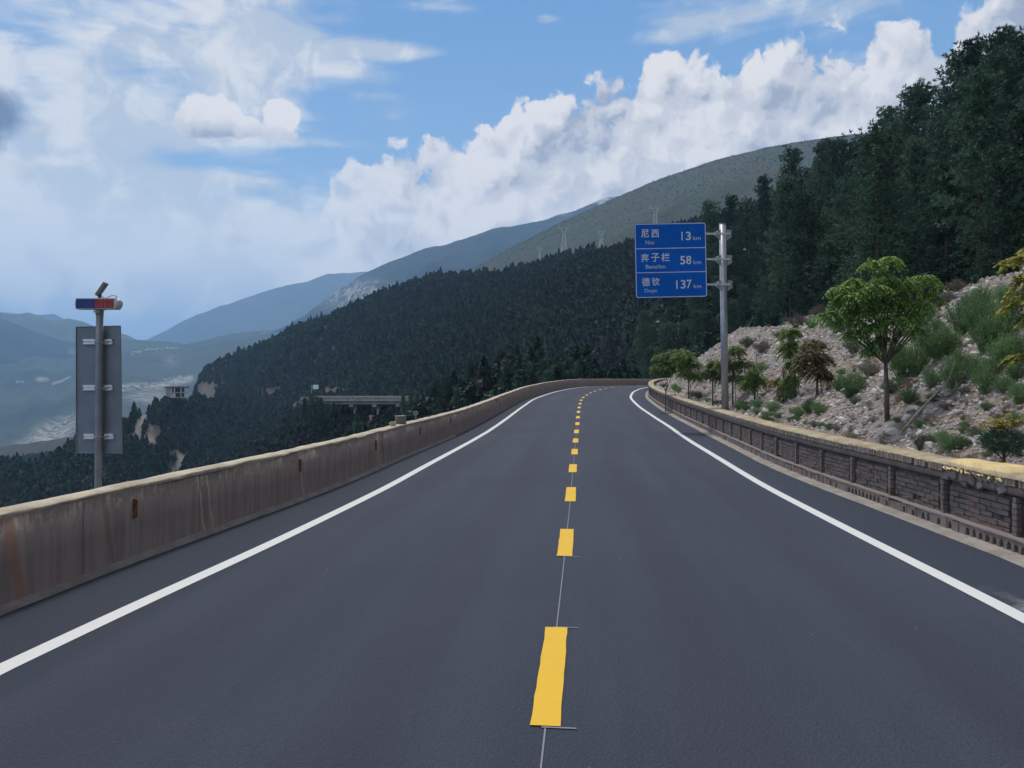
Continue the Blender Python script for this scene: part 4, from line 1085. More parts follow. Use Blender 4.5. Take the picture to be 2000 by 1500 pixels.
while s < 60:
    st = .058 if s < 40 else .12
    broken = brk[0] < s < brk[1]
    if not (broken and random.random() < .75) and random.random() > .04:
        M = wmat(s, .012 + random.uniform(-.008, .006), H3 + .043 + random.uniform(-.004, .003))
        M = M @ Matrix.Rotation(random.uniform(-.05, .05), 4, 'Y')
        if nsb < 290:
            o = bpy.data.objects.new('coping_brick', random.choice(SB)); o.matrix_world = M; COL.objects.link(o); o.parent = rw; nsb += 1
        else: rs_.box((-st * .43, -.045, -.041), (st * .43, 0, .041), M)
    s += st
rs_.build('coping_courses', M_soldier, rw)['kind'] = 'stuff'
# plinth with a row of rough little arches
def arch_cell(w, h, d, M, b):
    a0, a1, top = -w * .30, w * .30, h * .72; g = random.uniform(.85, 1.1)
    pts = [(-w / 2, 0), (a0, 0), (a0 * .95, top * .55), (a0 * .5, top * .9 * g), (0, top * g), (a1 * .5, top * .9 * g), (a1 * .95, top * .55), (a1, 0), (w / 2, 0), (w / 2, h), (0, h), (-w / 2, h)]
    pts = [(x + random.uniform(-.004, .004) * (0 < i < 8), z) for i, (x, z) in enumerate(pts)]
    n = len(pts); V = [(M @ Vector((x, -d, z)))[:] for x, z in pts] + [(M @ Vector((x, 0, z)))[:] for x, z in pts]
    Fc = [(0, 1, 2, 3, 10, 11) if False else (0, 1, 2, 11), (2, 3, 11), (3, 4, 10, 11), (4, 5, 9, 10), (5, 6, 9), (6, 7, 8, 9)]
    Fc += [(i, i + n, (i + 1) % n + n, (i + 1) % n) for i in range(n)]
    b.add(V, Fc)
s = piers[3]; g_ = MB(); plain = MB(); k = 0
while s < 60:
    w = .125; M = wmat(s, .035, 0.03)
    if s < 13.2 and s > 2 and random.random() > (.08 if s < 9 else .45):
        c = MB(); arch_cell(w, H1 - .03 - .0, .085, M, c); c.build('plinth_arch', M_plinth, rw)
    elif s < 60:
        plain.box((-w / 2, -.075 - random.uniform(0, .02), -.05), (w / 2 - .004, 0, H1 - .035 + random.uniform(-.03, .012)), M)
    s += w
plain.build('plinth_rubble', M_plinth, rw)
sweep('plinth_ledge', np.arange(-8, 60, .08), [(-.055, H1 - .012), (-.055, H1 + .006), (.03, H1 + .02), (.03, H1 - .012)], o_wr, M_plinth, rw, 1.0, wob=.008)
# broken stretch of coping heaped with fresh yellow mortar
lump = MB(); ns = 60; P = []
ss = np.linspace(brk[0], brk[1], ns); nn = np.linspace(-.05, .36, 12)
for s in ss:
    for n in nn:
        e = min(1, (s - brk[0]) / .15, (brk[1] - s) / .15); hh = H4 + .02 + e * (.03 + .05 * float(fbm(np.array([s * 4]), np.array([n * 9]), 3, 8)[0]))
        if n < 0 or n > .33: hh = H4 - .02 - .05 * random.random()
        q = P3(s, float(o_wr(np.array([s]))[0]) + n + (random.uniform(-.02, .02) if n < 0 else 0), hh); P.append(q[:])
mm = grid_mesh('yellow_mortar', np.array(P).reshape(ns, 12, 3), M_sand, smooth=True)
link(bpy.data.objects.new('yellow_mortar', mm), rw)
for k in range(26):
    s = random.uniform(*brk); b = MB(); w = random.uniform(.03, .09)
    M = wmat(s, .02, H3 + random.uniform(-.09, .05)) @ Matrix.Rotation(random.uniform(-.5, .5), 4, 'Y'); b.box((-w, -.035 - random.uniform(0, .02), -.035), (w, 0, .035), M)
    b.build('broken_brick', M_plinth if k % 3 else M_pier, rw, bevel=.008)

# ------------------------------------------------------------------ distance sign
YD = 27.0
def at(px, py, y): return Vector(((px - CX) / F * y, y, EYE + (HZ - py) / F * y))
def text_mesh(txt):
    cu = bpy.data.curves.new('lettering', 'FONT'); cu.body = txt; cu.size = 1.0; cu.offset = 0.014 if ord(txt[0]) > 999 or txt[0].isdigit() else -0.004; cu.extrude = 0.0; cu.resolution_u = 4
    o = bpy.data.objects.new('tmp_lettering', cu); COL.objects.link(o)
    dgx = bpy.context.evaluated_depsgraph_get(); me = bpy.data.meshes.new_from_object(o.evaluated_get(dgx))
    bpy.data.objects.remove(o); return me
mpp = YD / F
ctr = at(1310.2, 508.4, YD); roll = R(1.2)
sign = empty('distance_sign', at(1416, 880, YD)); tag(sign, 'blue distance sign board listing three towns on a galvanised pole', 'road sign')
sign.location = (0, 0, 0)
BMx = Matrix.Translation(ctr) @ Matrix.Rotation(roll, 4, 'Y').inverted()
def rrect(w, h, r, n=6):
    pts = []
    for cx, cz, a in ((w / 2 - r, h / 2 - r, 0), (-w / 2 + r, h / 2 - r, 90), (-w / 2 + r, -h / 2 + r, 180), (w / 2 - r, -h / 2 + r, 270)):
        for k in range(n + 1): t = R(a + 90 * k / n); pts.append((cx + r * math.cos(t), cz + r * math.sin(t)))
    return pts
def ring(b, outer, inner, y, M):
    n = len(outer); V = [(M @ Vector((x, y, z)))[:] for x, z in outer] + [(M @ Vector((x, y, z)))[:] for x, z in inner]
    b.add(V, [(i, i + n, (i + 1) % n + n, (i + 1) % n) for i in range(n)])
bw, bh = 139.5 * mpp, 145.5 * mpp
o = rrect(bw, bh, .09); b = MB(); n = len(o)
V = [(BMx @ Vector((x, 0, z)))[:] for x, z in o] + [(BMx @ Vector((x, .035, z)))[:] for x, z in o]
b.add(V, [tuple(reversed(range(n))), tuple(range(n, 2 * n))] + [(i, (i + 1) % n, (i + 1) % n + n, i + n) for i in range(n)])
board = b.build('sign_board', M_blue, sign)
b = MB(); ring(b, rrect(bw - .025, bh - .025, .08), rrect(bw - .072, bh - .072, .06), -.004, BMx); b.build('white_border', M_signwhite, board)
for zz in (545, 985):
    q = (zz - 14 * (zz < 700) - 760) / 9.68 * mpp
    b = MB(); b.box((-bw / 2 + .035, -.0045, -q - .012), (bw / 2 - .035, -.001, -q + .012), BMx); b.build('divider_line', M_signwhite, board)
TXT = [('尼', 165, 312, 175, 332), ('西', 358, 502, 178, 328), ('Nixi', 250, 412, 385, 460), ('1', 918, 958, 222, 382), ('3', 1010, 1105, 218, 380), ('km', 1148, 1290, 300, 375),
       ('奔', 162, 315, 632, 792), ('子', 355, 512, 625, 788), ('栏', 545, 706, 622, 782), ('Benzilan', 255, 620, 842, 915), ('5', 903, 998, 678, 838), ('8', 1015, 1112, 675, 834), ('km', 1155, 1297, 755, 832),
       ('德', 178, 330, 1090, 1250), ('钦', 365, 515, 1085, 1240), ('Deqin', 232, 465, 1298, 1388), ('1', 822, 860, 1138, 1300), ('3', 912, 1005, 1132, 1296), ('7', 1025, 1118, 1128, 1290), ('km', 1160, 1300, 1212, 1285)]
for txt, x0, x1, y0, y1 in TXT:
    me = text_mesh(txt); co = np.zeros(len(me.vertices) * 3); me.vertices.foreach_get('co', co); co = co.reshape(-1, 3)
    mn, mx = co.min(0), co.max(0); cx, cy = (x0 + x1) / 2 - 726, (y0 + y1) / 2 - 760
    k = mpp / 9.68; lx, lz = cx * k, -cy * k
    ca, sa = math.cos(-roll), math.sin(-roll); lx, lz = lx * ca - lz * sa, lx * sa + lz * ca
    sx = (x1 - x0) * k / (mx[0] - mn[0]); sy = (y1 - y0) * k / (mx[1] - mn[1])
    if txt == '1': sx = sy * .82
    q = np.zeros_like(co); q[:, 0] = lx + (co[:, 0] - (mn[0] + mx[0]) / 2) * sx; q[:, 2] = lz + (co[:, 1] - (mn[1] + mx[1]) / 2) * sy; q[:, 1] = -.0045
    q = np.array([(BMx @ Vector(v))[:] for v in q]); me.vertices.foreach_set('co', q.reshape(-1)); me.materials.clear(); me.materials.append(M_signwhite); me.update()
    link(bpy.data.objects.new('lettering', me), board)
gz = float(height(np.array([7.5]), np.array([YD + .2]))[0])
pt, pb = at(1411, 437, YD + .25), at(1416.5, 800, YD + .25); dirv = (pb - pt).normalized(); pbb = pt + dirv * ((pt.z - gz + .5) / -dirv.z)
b = MB(); b.tube([pt, pbb], [.118, .125], 20); pole = b.build('pole', M_galv, sign, smooth=True)
for me_ in (pole.data,): me_.polygons[-1].use_smooth = False; me_.polygons[-2].use_smooth = False
b = MB(); b.tube([pt + Vector((0, 0, .0)), pt + Vector((0, 0, .015))], [.128, .128], 20); b.build('pole_cap', M_galvd, sign)
for yy in (456.6, 506.3, 555.6):
    L = at(1255, yy + 1.1, YD + .10); Rr_ = at(1427, yy, YD + .10); px0 = pt.x + (yy - 437) * 5.5 / 363 * mpp
    b = MB(); b.box((L.x, YD + .05, Rr_.z - .03), (Rr_.x, YD + .13, Rr_.z + .03)); b.build('cross_arm', M_alu, sign)
    b = MB(); 
    for sx in (-1, 1):
        xa = px0 + sx * .11; xb = px0 + sx * (.40 if sx < 0 else .27)
        for sz in (-1, 1):
            za = Rr_.z + sz * .03
            V = [(xa, YD + .06, za), (xb, YD + .06, za), (xb if sx > 0 else xb + .10, YD + .06, za + sz * (.10 if sx > 0 else .05)), (xa, YD + .06, za + sz * (.12 if sz > 0 else .20))]
            V2 = [(x_, y_ + .05, z_) for x_, y_, z_ in V]
            b.add(V + V2, [(0, 1, 2, 3), (7, 6, 5, 4), (0, 4, 5, 1), (1, 5, 6, 2), (2, 6, 7, 3), (3, 7, 4, 0)])
    b.build('gusset', M_galv, sign)
    b = MB(); fxx = px0 - .27; b.tube([(fxx, YD + .09, Rr_.z), (fxx + .035, YD + .09, Rr_.z)], [.105, .105], 12); b.build('flange', M_galv, sign)

# ------------------------------------------------------------------ back of the small sign with flashing lamp (left)
YL = 9.0; mL = YL / F
ls = empty('warning_sign', (0, 0, 0)); tag(ls, 'grey back of a tall sign on a pole topped by blue and red warning lamp', 'road sign')
b = MB(); b.tube([at(195, 604, YL), at(194, 690, YL), at(191.5, 953, YL), at(190.5, 1120, YL)], .039, 18); b.build('pole', M_galvd, ls, smooth=True)
yb = YL + .065
def fr(px, py, dy): return at(px, py, YL + dy)
b = MB(); c = [at(149, 638.5, yb), at(235.5, 636.5, yb), at(238.5, 885, yb), at(149.5, 884.5, yb)]
V = [q[:] for q in c] + [(q.x, q.y + .012, q.z) for q in c]
b.add(V, [(0, 3, 2, 1), (4, 5, 6, 7), (0, 1, 5, 4), (1, 2, 6, 5), (2, 3, 7, 6), (3, 0, 4, 7)]); bd = b.build('sign_board', M_backing, ls)
b = MB()
for i in range(4):
    p, q = c[i], c[(i + 1) % 4]; b.tube([p + Vector((0, -.004, 0)), q + Vector((0, -.004, 0))], .006, 6)
b.build('folded_rim', M_galvd, bd)
for (yy, l0, l1, r0, r1) in ((668, 164.5, 188, 204, 220.5), (757.5, 164.5, 187.5, 204, 220.8), (852.5, 165.5, 186, 206, 223)):
    for x0, x1 in ((l0, l1), (r0, r1)):
        b = MB(); p, q = at(x0, yy - 5.5, yb), at(x1, yy - 1, yb); b.box((p.x, yb - .03, q.z), (q.x, yb - .001, p.z))
        p, q = at(x0, yy + 2.6, yb), at(x1, yy + 4.8, yb); b.box((p.x, yb - .03, q.z), (q.x, yb - .001, p.z))
        p, q = at(x0, yy - 1, yb), at(x1, yy + 2.6, yb); b.box((p.x, yb - .010, q.z), (q.x, yb - .001, p.z))
        b.build('brace', M_alu, ls, bevel=.0012)
    cpx = 194.3 - (yy - 668) * .011; b = MB(); q = at(cpx, yy, YL)
    pts = [(q.x + .048 * math.cos(t), YL - .0 - .044 * math.sin(t), q.z - .008 + .012 * (t / math.pi)) for t in np.linspace(-.3, math.pi + .3, 14)]
    pts = [(q.x + .09, YL + .03, q.z + .012)] + pts + [(q.x - .075, YL + .03, q.z - .008)]
    b.tube(pts, .0065, 6); b.build('clamp', M_galv, ls)
# lamp: housing, lenses, end caps
lamp = MB(); p, q = at(153, 583, YL), at(231, 604.5, YL)
lamp.box((p.x, YL - .06, q.z), (q.x, YL + .06, p.z)); hs = lamp.build('lamp_housing', M_plastic, ls, bevel=.008)
for x0, x1, m_, nm in ((154.5, 191, M_lensb, 'blue_lens'), (191.5, 208.6, M_lensr, 'red_lens'), (210.2, 227, M_lensr, 'red_lens')):
    b = MB(); p, q = at(x0, 585, YL), at(x1, 602.5, YL); b.box((p.x, YL - .068, q.z), (q.x, YL - .055, p.z))
    nrib = 6
    for k in range(nrib):
        za = q.z + (p.z - q.z) * (k + .25) / nrib; b.box((p.x + .004, YL - .072, za), (q.x - .004, YL - .066, za + (p.z - q.z) / nrib * .5))
    b.build(nm, m_, hs, bevel=.0015)
for px, sgn in ((231, 1), (153, -1)):
    b = MB(); q = at(px, 593.7, YL); k = [0, .5, .8, .95, 1.0]; L = .042 if sgn > 0 else .012
    b.tube([(q.x + sgn * L * t, YL, q.z) for t in k], [.066 * math.sqrt(max(.02, 1 - (t * .93) ** 2)) for t in k], 18); b.build('end_cap', M_plastic, hs, smooth=True)
b = MB(); b.tube([at(194.5, 604, YL), at(194.5, 615.5, YL)], [.045, .043], 16); b.build('collar', M_galvd, ls, smooth=True)
for a_, c_ in (((184, 602.5), (184.5, 606)), ((205.5, 603), (205.5, 606.5)), ((182.5, 609), (188, 609))):
    b = MB(); b.tube([at(*a_, YL - .02), at(*c_, YL - .02)], .008, 6); b.build('bolt', M_galvd, ls)
b = MB(); ang = math.atan2(25, 17.5); q = at(198.6, 565, YL); L, T, D_ = 15.2 * mL, 3.0 * mL, .035
Mx = Matrix.Translation(q) @ Matrix.Rotation(-ang, 4, 'Y'); b.box((-L, -D_, -T), (L, D_, T), Mx); b.build('solar_panel', M_panel, ls, bevel=.003)
b = MB(); b.tube([at(195, 583, YL), at(194.5, 574, YL)], [.022, .009], 8); b.build('panel_bracket', M_wire, ls)
b = MB(); b.tube([at(197, 575, YL), at(199, 579, YL), at(203, 582, YL), at(208, 582.3, YL), at(213, 579.5, YL), at(219, 577.3, YL), at(225, 577.6, YL), at(228, 580, YL), at(228.5, 583.5, YL)], .0042, 5); b.build('cable', M_wire, ls)

# ------------------------------------------------------------------ rocks and small things on the parapet
def rock_mesh(seed, m, sub=2, sq=(1, .8, .6)):
    bm = bmesh.new(); bmesh.ops.create_icosphere(bm, subdivisions=sub, radius=1.0); g = random.Random(seed)
    pl = [(Vector((g.gauss(0, 1), g.gauss(0, 1), g.gauss(0, 1))).normalized(), g.uniform(.45, .85)) for _ in range(9)]
    for v in bm.verts:
        for n_, d_ in pl:
            k = v.co.dot(n_) - d_
            if k > 0: v.co -= n_ * k
        v.co.x *= sq[0]; v.co.y *= sq[1]; v.co.z *= sq[2]
    me = bpy.data.meshes.new('rock'); bm.to_mesh(me); bm.free(); me.materials.append(m); return me
def on_wall_top(px, off, n_in, sign, zt):
    ss = np.arange(2, 75, .02); c = centre(ss); n = normal(ss); o_ = off(ss) + sign * n_in
    X = c[:, 0] + n[:, 0] * o_; Y = c[:, 1] + n[:, 1] * o_; k = int(np.argmin(np.abs(CX + F * X / Y - px))); return Vector((X[k], Y[k], float(zs(ss[k])) + zt)), Y[k]
M_ochre = mat_rock('ochre_stone', (0.36, 0.30, 0.19), (0.46, 0.40, 0.28), (0.36, 0.30, 0.19))
M_greyst = mat_rock('grey_stone', (0.17, 0.155, 0.145), (0.24, 0.22, 0.21), (0.18, 0.16, 0.15))
q, Y = on_wall_top(767, o_wl, .12, -1, WH + .055); o = link(bpy.data.objects.new('rock', rock_mesh(3, M_ochre, 2, (.085, .09, .066)))); o.location = q; tag(o, 'small ochre stone lying on the parapet cap beside the grey block', 'stone')
q, Y = on_wall_top(783, o_wl, .13, -1, WH + .10)
b = MB(); b.box((-.125, -.09, -.095), (.115, .09, .10)); o = b.build('rock', M_greyst, bevel=.02); o.location = q; o.rotation_euler = (.03, -.03, .3); tag(o, 'squarish grey stone block sitting on the parapet cap', 'stone')
b = MB(); b.box((-.03, -.05, -.06), (.04, .05, .05)); 
q, Y = on_wall_top(812, o_wl, .18, -1, WH - .02); dl = empty('marker_post', q); tag(dl, 'short marker post with small round disc on the parapet', 'marker')
b = MB(); b.tube([(0, 0, 0), (0, 0, .16)], .014, 8); b.build('post', M_galvd, dl)
b = MB(); b.tube([(0, -.012, .20), (0, .012, .20)], [.055, .055], 14); b.build('disc', M_galv, dl)
b = MB(); b.tube([(0, -.016, .20), (0, -.012, .20)], [.028, .028], 12); b.build('reflector', M_wire, dl)

# ------------------------------------------------------------------ viaduct across the ravine
YV = 232.0
vd = empty('viaduct'); tag(vd, 'grey concrete road viaduct on round columns across the wooded ravine', 'bridge')
def vz(py): return EYE + (HZ - py) / F * YV
xa, xb = (600 - CX) / F * YV, (840 - CX) / F * YV
b = MB(); b.box((xa, YV, vz(782)), (xb, YV + 9, vz(783.6))); b.build('deck', M_conc, vd)
b = MB(); b.box((xa - 2, YV - .25, vz(781.6)), (xb, YV + .05, vz(775))); b.build('barrier', M_conc, vd)
b = MB(); b.box((xa - 2, YV + 8.7, vz(781.6)), (xb, YV + 9, vz(774.6))); b.build('barrier', M_conc, vd)
for k in range(3):
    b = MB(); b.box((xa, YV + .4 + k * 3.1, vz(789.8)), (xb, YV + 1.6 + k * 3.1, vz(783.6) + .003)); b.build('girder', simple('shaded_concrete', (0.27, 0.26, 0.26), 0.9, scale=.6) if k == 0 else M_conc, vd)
for px in (687, 732.5, 778):
    x = (px - CX) / F * YV; pr = empty('pier_group')
    bpy.data.objects.remove(pr)
    V0 = Vector((x, YV + .8, 0)); dv = Vector((2.9, 6.6, 0)); ln = dv.length; dv.normalize(); nv = Vector((-dv.y, dv.x, 0))
    Mx = Matrix(((dv.x, nv.x, 0, V0.x), (dv.y, nv.y, 0, V0.y), (0, 0, 1, 0), (0, 0, 0, 1)))
    b = MB(); b.box((-.6, -.65, vz(795)), (ln + .6, .65, vz(789.8) - .004), Mx); pc = b.build('pier_cap', M_conc, vd)
    for t in (.15, .92):
        b = MB(); c_ = V0 + dv * ln * t; b.tube([(c_.x + .3, c_.y, vz(795)), (c_.x + .3, c_.y, vz(795) - 9)], .52, 14); b.build('column', M_conc, pc, smooth=True)
for px, y_, s_ in ((596, 224, 1.0), (607, 222, 1.15), (618, 225, 1.0), (628, 221, .95), (640, 224, .85), (651, 222, .7), (790, 226, .9), (802, 224, 1.1), (813, 222, 1.25), (825, 225, 1.3)):
    x = (px - CX) / F * y_; top = vz(776 if px < 640 else (784 if px < 700 else 770)); kk = random.randrange(4); h_ = PINES[kk][2] * s_ * .8
    pine(kk, (x, y_, top - h_), s_ * .8, random.uniform(0, 6), 'dark pine hiding the near left end of the viaduct' if px < 700 else 'dark pine hiding the near right end of the viaduct', 'pines in front of the viaduct ends')
# sign beside the viaduct
q = at(612, 754, 250); fs = empty('far_road_sign'); tag(fs, 'small pale rectangular road sign above the viaduct end', 'road sign')
b = MB(); p1, p2 = at(611, 751.5, 250), at(622, 760, 250); b.box((p1.x, 250, p2.z), (p2.x, 250.08, p1.z)); b.build('sign_board', M_alu, fs)
b = MB(); p1 = at(609, 752, 250.2); b.tube([p1, p1 + Vector((0, 0, -6.5))], .14, 8); b.build('pole', M_galv, fs)

# ------------------------------------------------------------------ unfinished building on the spur
YB = 520.0
bd = empty('concrete_building'); tag(bd, 'unfinished two storey concrete frame building on the spur', 'building')
def bz(py): return EYE + (HZ - py) / F * YB
cx0, cx1 = (334 - CX) / F * YB, (367 - CX) / F * YB; zb, zm, zt = bz(776.5), bz(767), bz(757.5)
sx, sy = (319 - CX) / F * YB * 1.02 - cx0, 14.0          # the side runs back to the left
def blk(name, x0, x1, y0, y1, z0, z1, m_, par=bd):
    """box in the building's frame, y running back and to the left"""
    V = [(x + sx * y / sy, YB + y, z) for x, y, z in ((x0, y0, z0), (x1, y0, z0), (x1, y1, z0), (x0, y1, z0), (x0, y0, z1), (x1, y0, z1), (x1, y1, z1), (x0, y1, z1))]
    b = MB(); b.add(V, [(0, 3, 2, 1), (4, 5, 6, 7), (0, 1, 5, 4), (1, 2, 6, 5), (2, 3, 7, 6), (3, 0, 4, 7)]); return b.build(name, m_, par)
blk('roof_slab', cx0 - .8, cx1 + .8, -.8, sy + .8, zt, zt + .9, simple('brown_fascia', (.14, .095, .09), .9, scale=.5))
blk('floor_slab', cx0, cx1, -.1, sy, zm - .35, zm + .35, M_conc); blk('floor_slab', cx0, cx1, -.1, sy, zb - .2, zb + .3, M_conc)
blk('back_wall', cx0 + .5, cx1 - .5, sy * .5, sy - .4, zb + .3, zt, M_bwall)
for x in (cx0, cx0 + 2.1, (cx0 + cx1) / 2 + .8, cx1 - .55): blk('column', x, x + .55, 0, .55, zb, zt, M_house)
for y in (2.6, 5.2, 7.8, 10.4, 13): blk('column', cx0, cx0 + .5, y, y + .5, zb, zt, M_conc)
blk('infill_wall', cx0 + 1.0, cx0 + 3.0, -.15, .1, zb, zm - .6, M_house)
o = hit(345, 786, 100)
b = MB(); p1, p2 = at(317, 783, YB - 2), at(326, 789, YB - 2); b.box((p1.x, YB - 4, p2.z - 2), (p2.x, YB, p1.z)); hh = b.build('hut', simple('hut_wall', (.26, .24, .24), .9)); tag(hh, 'small grey hut among trees below the unfinished building', 'hut')
q = hit(338, 852, 100); q = q if q is not None else at(338, 852, 400)
b = MB(); w = q.y / F
b.add([(-3 * w, 0, -3 * w), (3.2 * w, 0, -6 * w), (4 * w, 2, 1 * w), (1 * w, 1.5, 4 * w), (-1 * w, .5, 8 * w), (-6 * w, 1, 11 * w), (-5 * w, 1, 7 * w)], [(0, 1, 2, 3), (0, 3, 4), (4, 5, 6), (0, 4, 6)])
o = b.build('tarpaulin', M_house); o.location = q + Vector((0, -3, 2.5)); tag(o, 'torn white tarpaulin hanging in trees below the unfinished building', 'tarpaulin')

# ------------------------------------------------------------------ pylons
def pylon(px, ptop, pbase, Y, label):
    t, b_ = at(px, ptop, Y), at(px, pbase, Y); H = t.z - b_.z; e = empty('pylon', b_); tag(e, label, 'pylon', 'power pylons behind the wooded ridge')
    r = .15; w0, w1 = H * .14, H * .045; zc = H * .66
    legs = MB()
    for sx in (-1, 1):
        for sy_ in (-1, 1): legs.tube([(sx * w0, sy_ * w0, -14), (sx * w1, sy_ * w1, zc)], r, 4)
    for k in range(6):
        f0, f1 = k / 6, (k + 1) / 6; wa, wb = w0 + (w1 - w0) * f0, w0 + (w1 - w0) * f1
        for sy_ in (-1, 1):
            legs.tube([(-wa, sy_ * wa, zc * f0), (wb, sy_ * wb, zc * f1)], r * .6, 4); legs.tube([(wa, sy_ * wa, zc * f0), (-wb, sy_ * wb, zc * f1)], r * .6, 4)
    legs.build('tower', M_lattice, e)
    arms = MB()
    for sx in (-1, 1):
        arms.tube([(sx * w1, 0, zc), (sx * H * .17, 0, H * .86), (sx * H * .19, 0, H)], r * 1.2, 4)
        arms.tube([(sx * w1 * .3, 0, zc + 1), (sx * H * .12, 0, H * .88)], r * .8, 4)
    arms.tube([(-H * .2, 0, H * .87), (H * .2, 0, H * .87)], r * .6, 4)
    arms.build('cross_arms', M_lattice, e)
pylon(1053.5, 481, 506, 760, 'smallest pale pylon, far left of the row behind the ridge')
pylon(1101.5, 438, 490, 740, 'tall pale lattice pylon standing left of the middle of the ridge')
pylon(1174, 447, 486, 680, 'pale lattice pylon between the tall one and the blue sign')
pylon(1279.5, 400, 450, 610, 'pale lattice pylon rising just above the blue sign')

# ------------------------------------------------------------------ village houses in the valley
bvG = BVHTree.FromObject(valley, dg)
def hit_far(px, py):
    d = Vector(((px - CX) / F, 1, (HZ - py) / F)).normalized(); hp = bvG.ray_cast(Vector((0, 0, EYE)) + d * 1200, d); return hp[0]
hm = []
for k in range(4):
    b = MB(); w, l, h = random.uniform(6, 9), random.uniform(8, 14), random.uniform(5, 7); b.box((-w, -l / 2, -5), (w, l / 2, h)); b.mesh
    me = b.mesh('house', M_house); bm = bmesh.new(); bm.from_mesh(me)
    vs = [bm.verts.new(c) for c in ((-w - .5, -l / 2 - .5, h), (w + .5, -l / 2 - .5, h), (w + .5, l / 2 + .5, h), (-w - .5, l / 2 + .5, h), (-w - .5, 0, h + 2.2), (w + .5, 0, h + 2.2))]
    for f_ in ((0, 1, 5, 4), (3, 4, 5, 2), (0, 4, 3), (1, 2, 5)): bm.faces.new([vs[i] for i in f_]).material_index = 1
    bm.to_mesh(me); bm.free(); me.materials.append(M_hroof); hm.append(me)
def houses(line, n, spread, label, group):
    line = np.array(line, float); t = np.linspace(0, len(line) - 1, n)
    for k in range(n):
        px = np.interp(t[k], range(len(line)), line[:, 0]) + random.gauss(0, spread * 1.5); py = np.interp(t[k], range(len(line)), line[:, 1]) + random.gauss(0, spread)
        q = hit_far(px, py)
        if q is None: continue
        o = link(bpy.data.objects.new('house', random.choice(hm))); o.location = q; o.rotation_euler = (0, 0, random.uniform(-.4, .4)); s = random.uniform(.35, .8); o.scale = (s, s, s); tag(o, label, 'house', group)
houses([(255, 692), (268, 688), (285, 684), (305, 683), (330, 681), (345, 680)], 30, 1.3, 'tiny pale house of the village high across the valley', 'houses of the upper village')
houses([(104, 750), (118, 746), (128, 742), (136, 737)], 9, .8, 'tiny white house in the row low in the valley', 'houses of the low row')
houses([(34, 747), (44, 746.5)], 4, .5, 'tiny white house standing alone on the valley floor', 'lone houses on the valley floor')
houses([(238, 758), (250, 755), (275, 750), (295, 752), (320, 748), (340, 748)], 24, 1.6, 'tiny pale house of the village behind the dirt track', 'houses behind the dirt track')
houses([(325, 741), (340, 737), (350, 740), (355, 736)], 8, 1.2, 'tiny white house in the fields above the unfinished building', 'houses above the unfinished building')
houses([(20, 880), (45, 872), (80, 858), (110, 842), (140, 822)], 18, 3.0, 'tiny pale house among the terraces at lower left', 'houses among the terraces')
houses([(513, 651), (518, 650), (530, 647)], 4, .8, 'tiny white house on the shoulder above the wooded ridge', 'houses on the shoulder')

# ------------------------------------------------------------------ roadside trees
def compound_leaves(tips, dirs, m, seed, L=.34, pairs=6, lw_=.11, wd=.028, droop=.55, young=None, name='crown'):
    g = np.random.default_rng(seed); C = []; U = []; V = []; Yg = []
    for i, (p, d) in enumerate(zip(tips, dirs)):
        d = unit(np.asarray(d)[None])[0]; l = L * (0.7 + 0.6 * g.random()); side = unit(np.cross(d, [0, 0, 1])[None])[0]
        for k in range(pairs + 1):
            t = (k + .6) / (pairs + .6); c = p + d * l * t + np.array([0, 0, -droop * l * t * t])
            fw = unit((d + np.array([0, 0, -2 * droop * t]))[None])[0]
            ends = (-1, 1) if k < pairs else (0,)
            for s_ in ends:
                dr = unit((side * s_ * .85 + fw * .55 + np.array([0, 0, -.35]) + g.normal(size=3) * .12)[None])[0]
                ll = lw_ * (0.75 + .4 * g.random()) * (1 - .25 * abs(t - .5)); ac = unit(np.cross(dr, [0, 0, 1] + g.normal(size=3) * .3)[None])[0]
                C.append(c + dr * ll * .5); U.append(dr * ll * .5); V.append(ac * wd * (.8 + .4 * g.random())); Yg.append(0 if young is None else young[i])
    return quads(name, np.array(C), np.array(U), np.array(V), m, young=np.array(Yg), taper=.2)
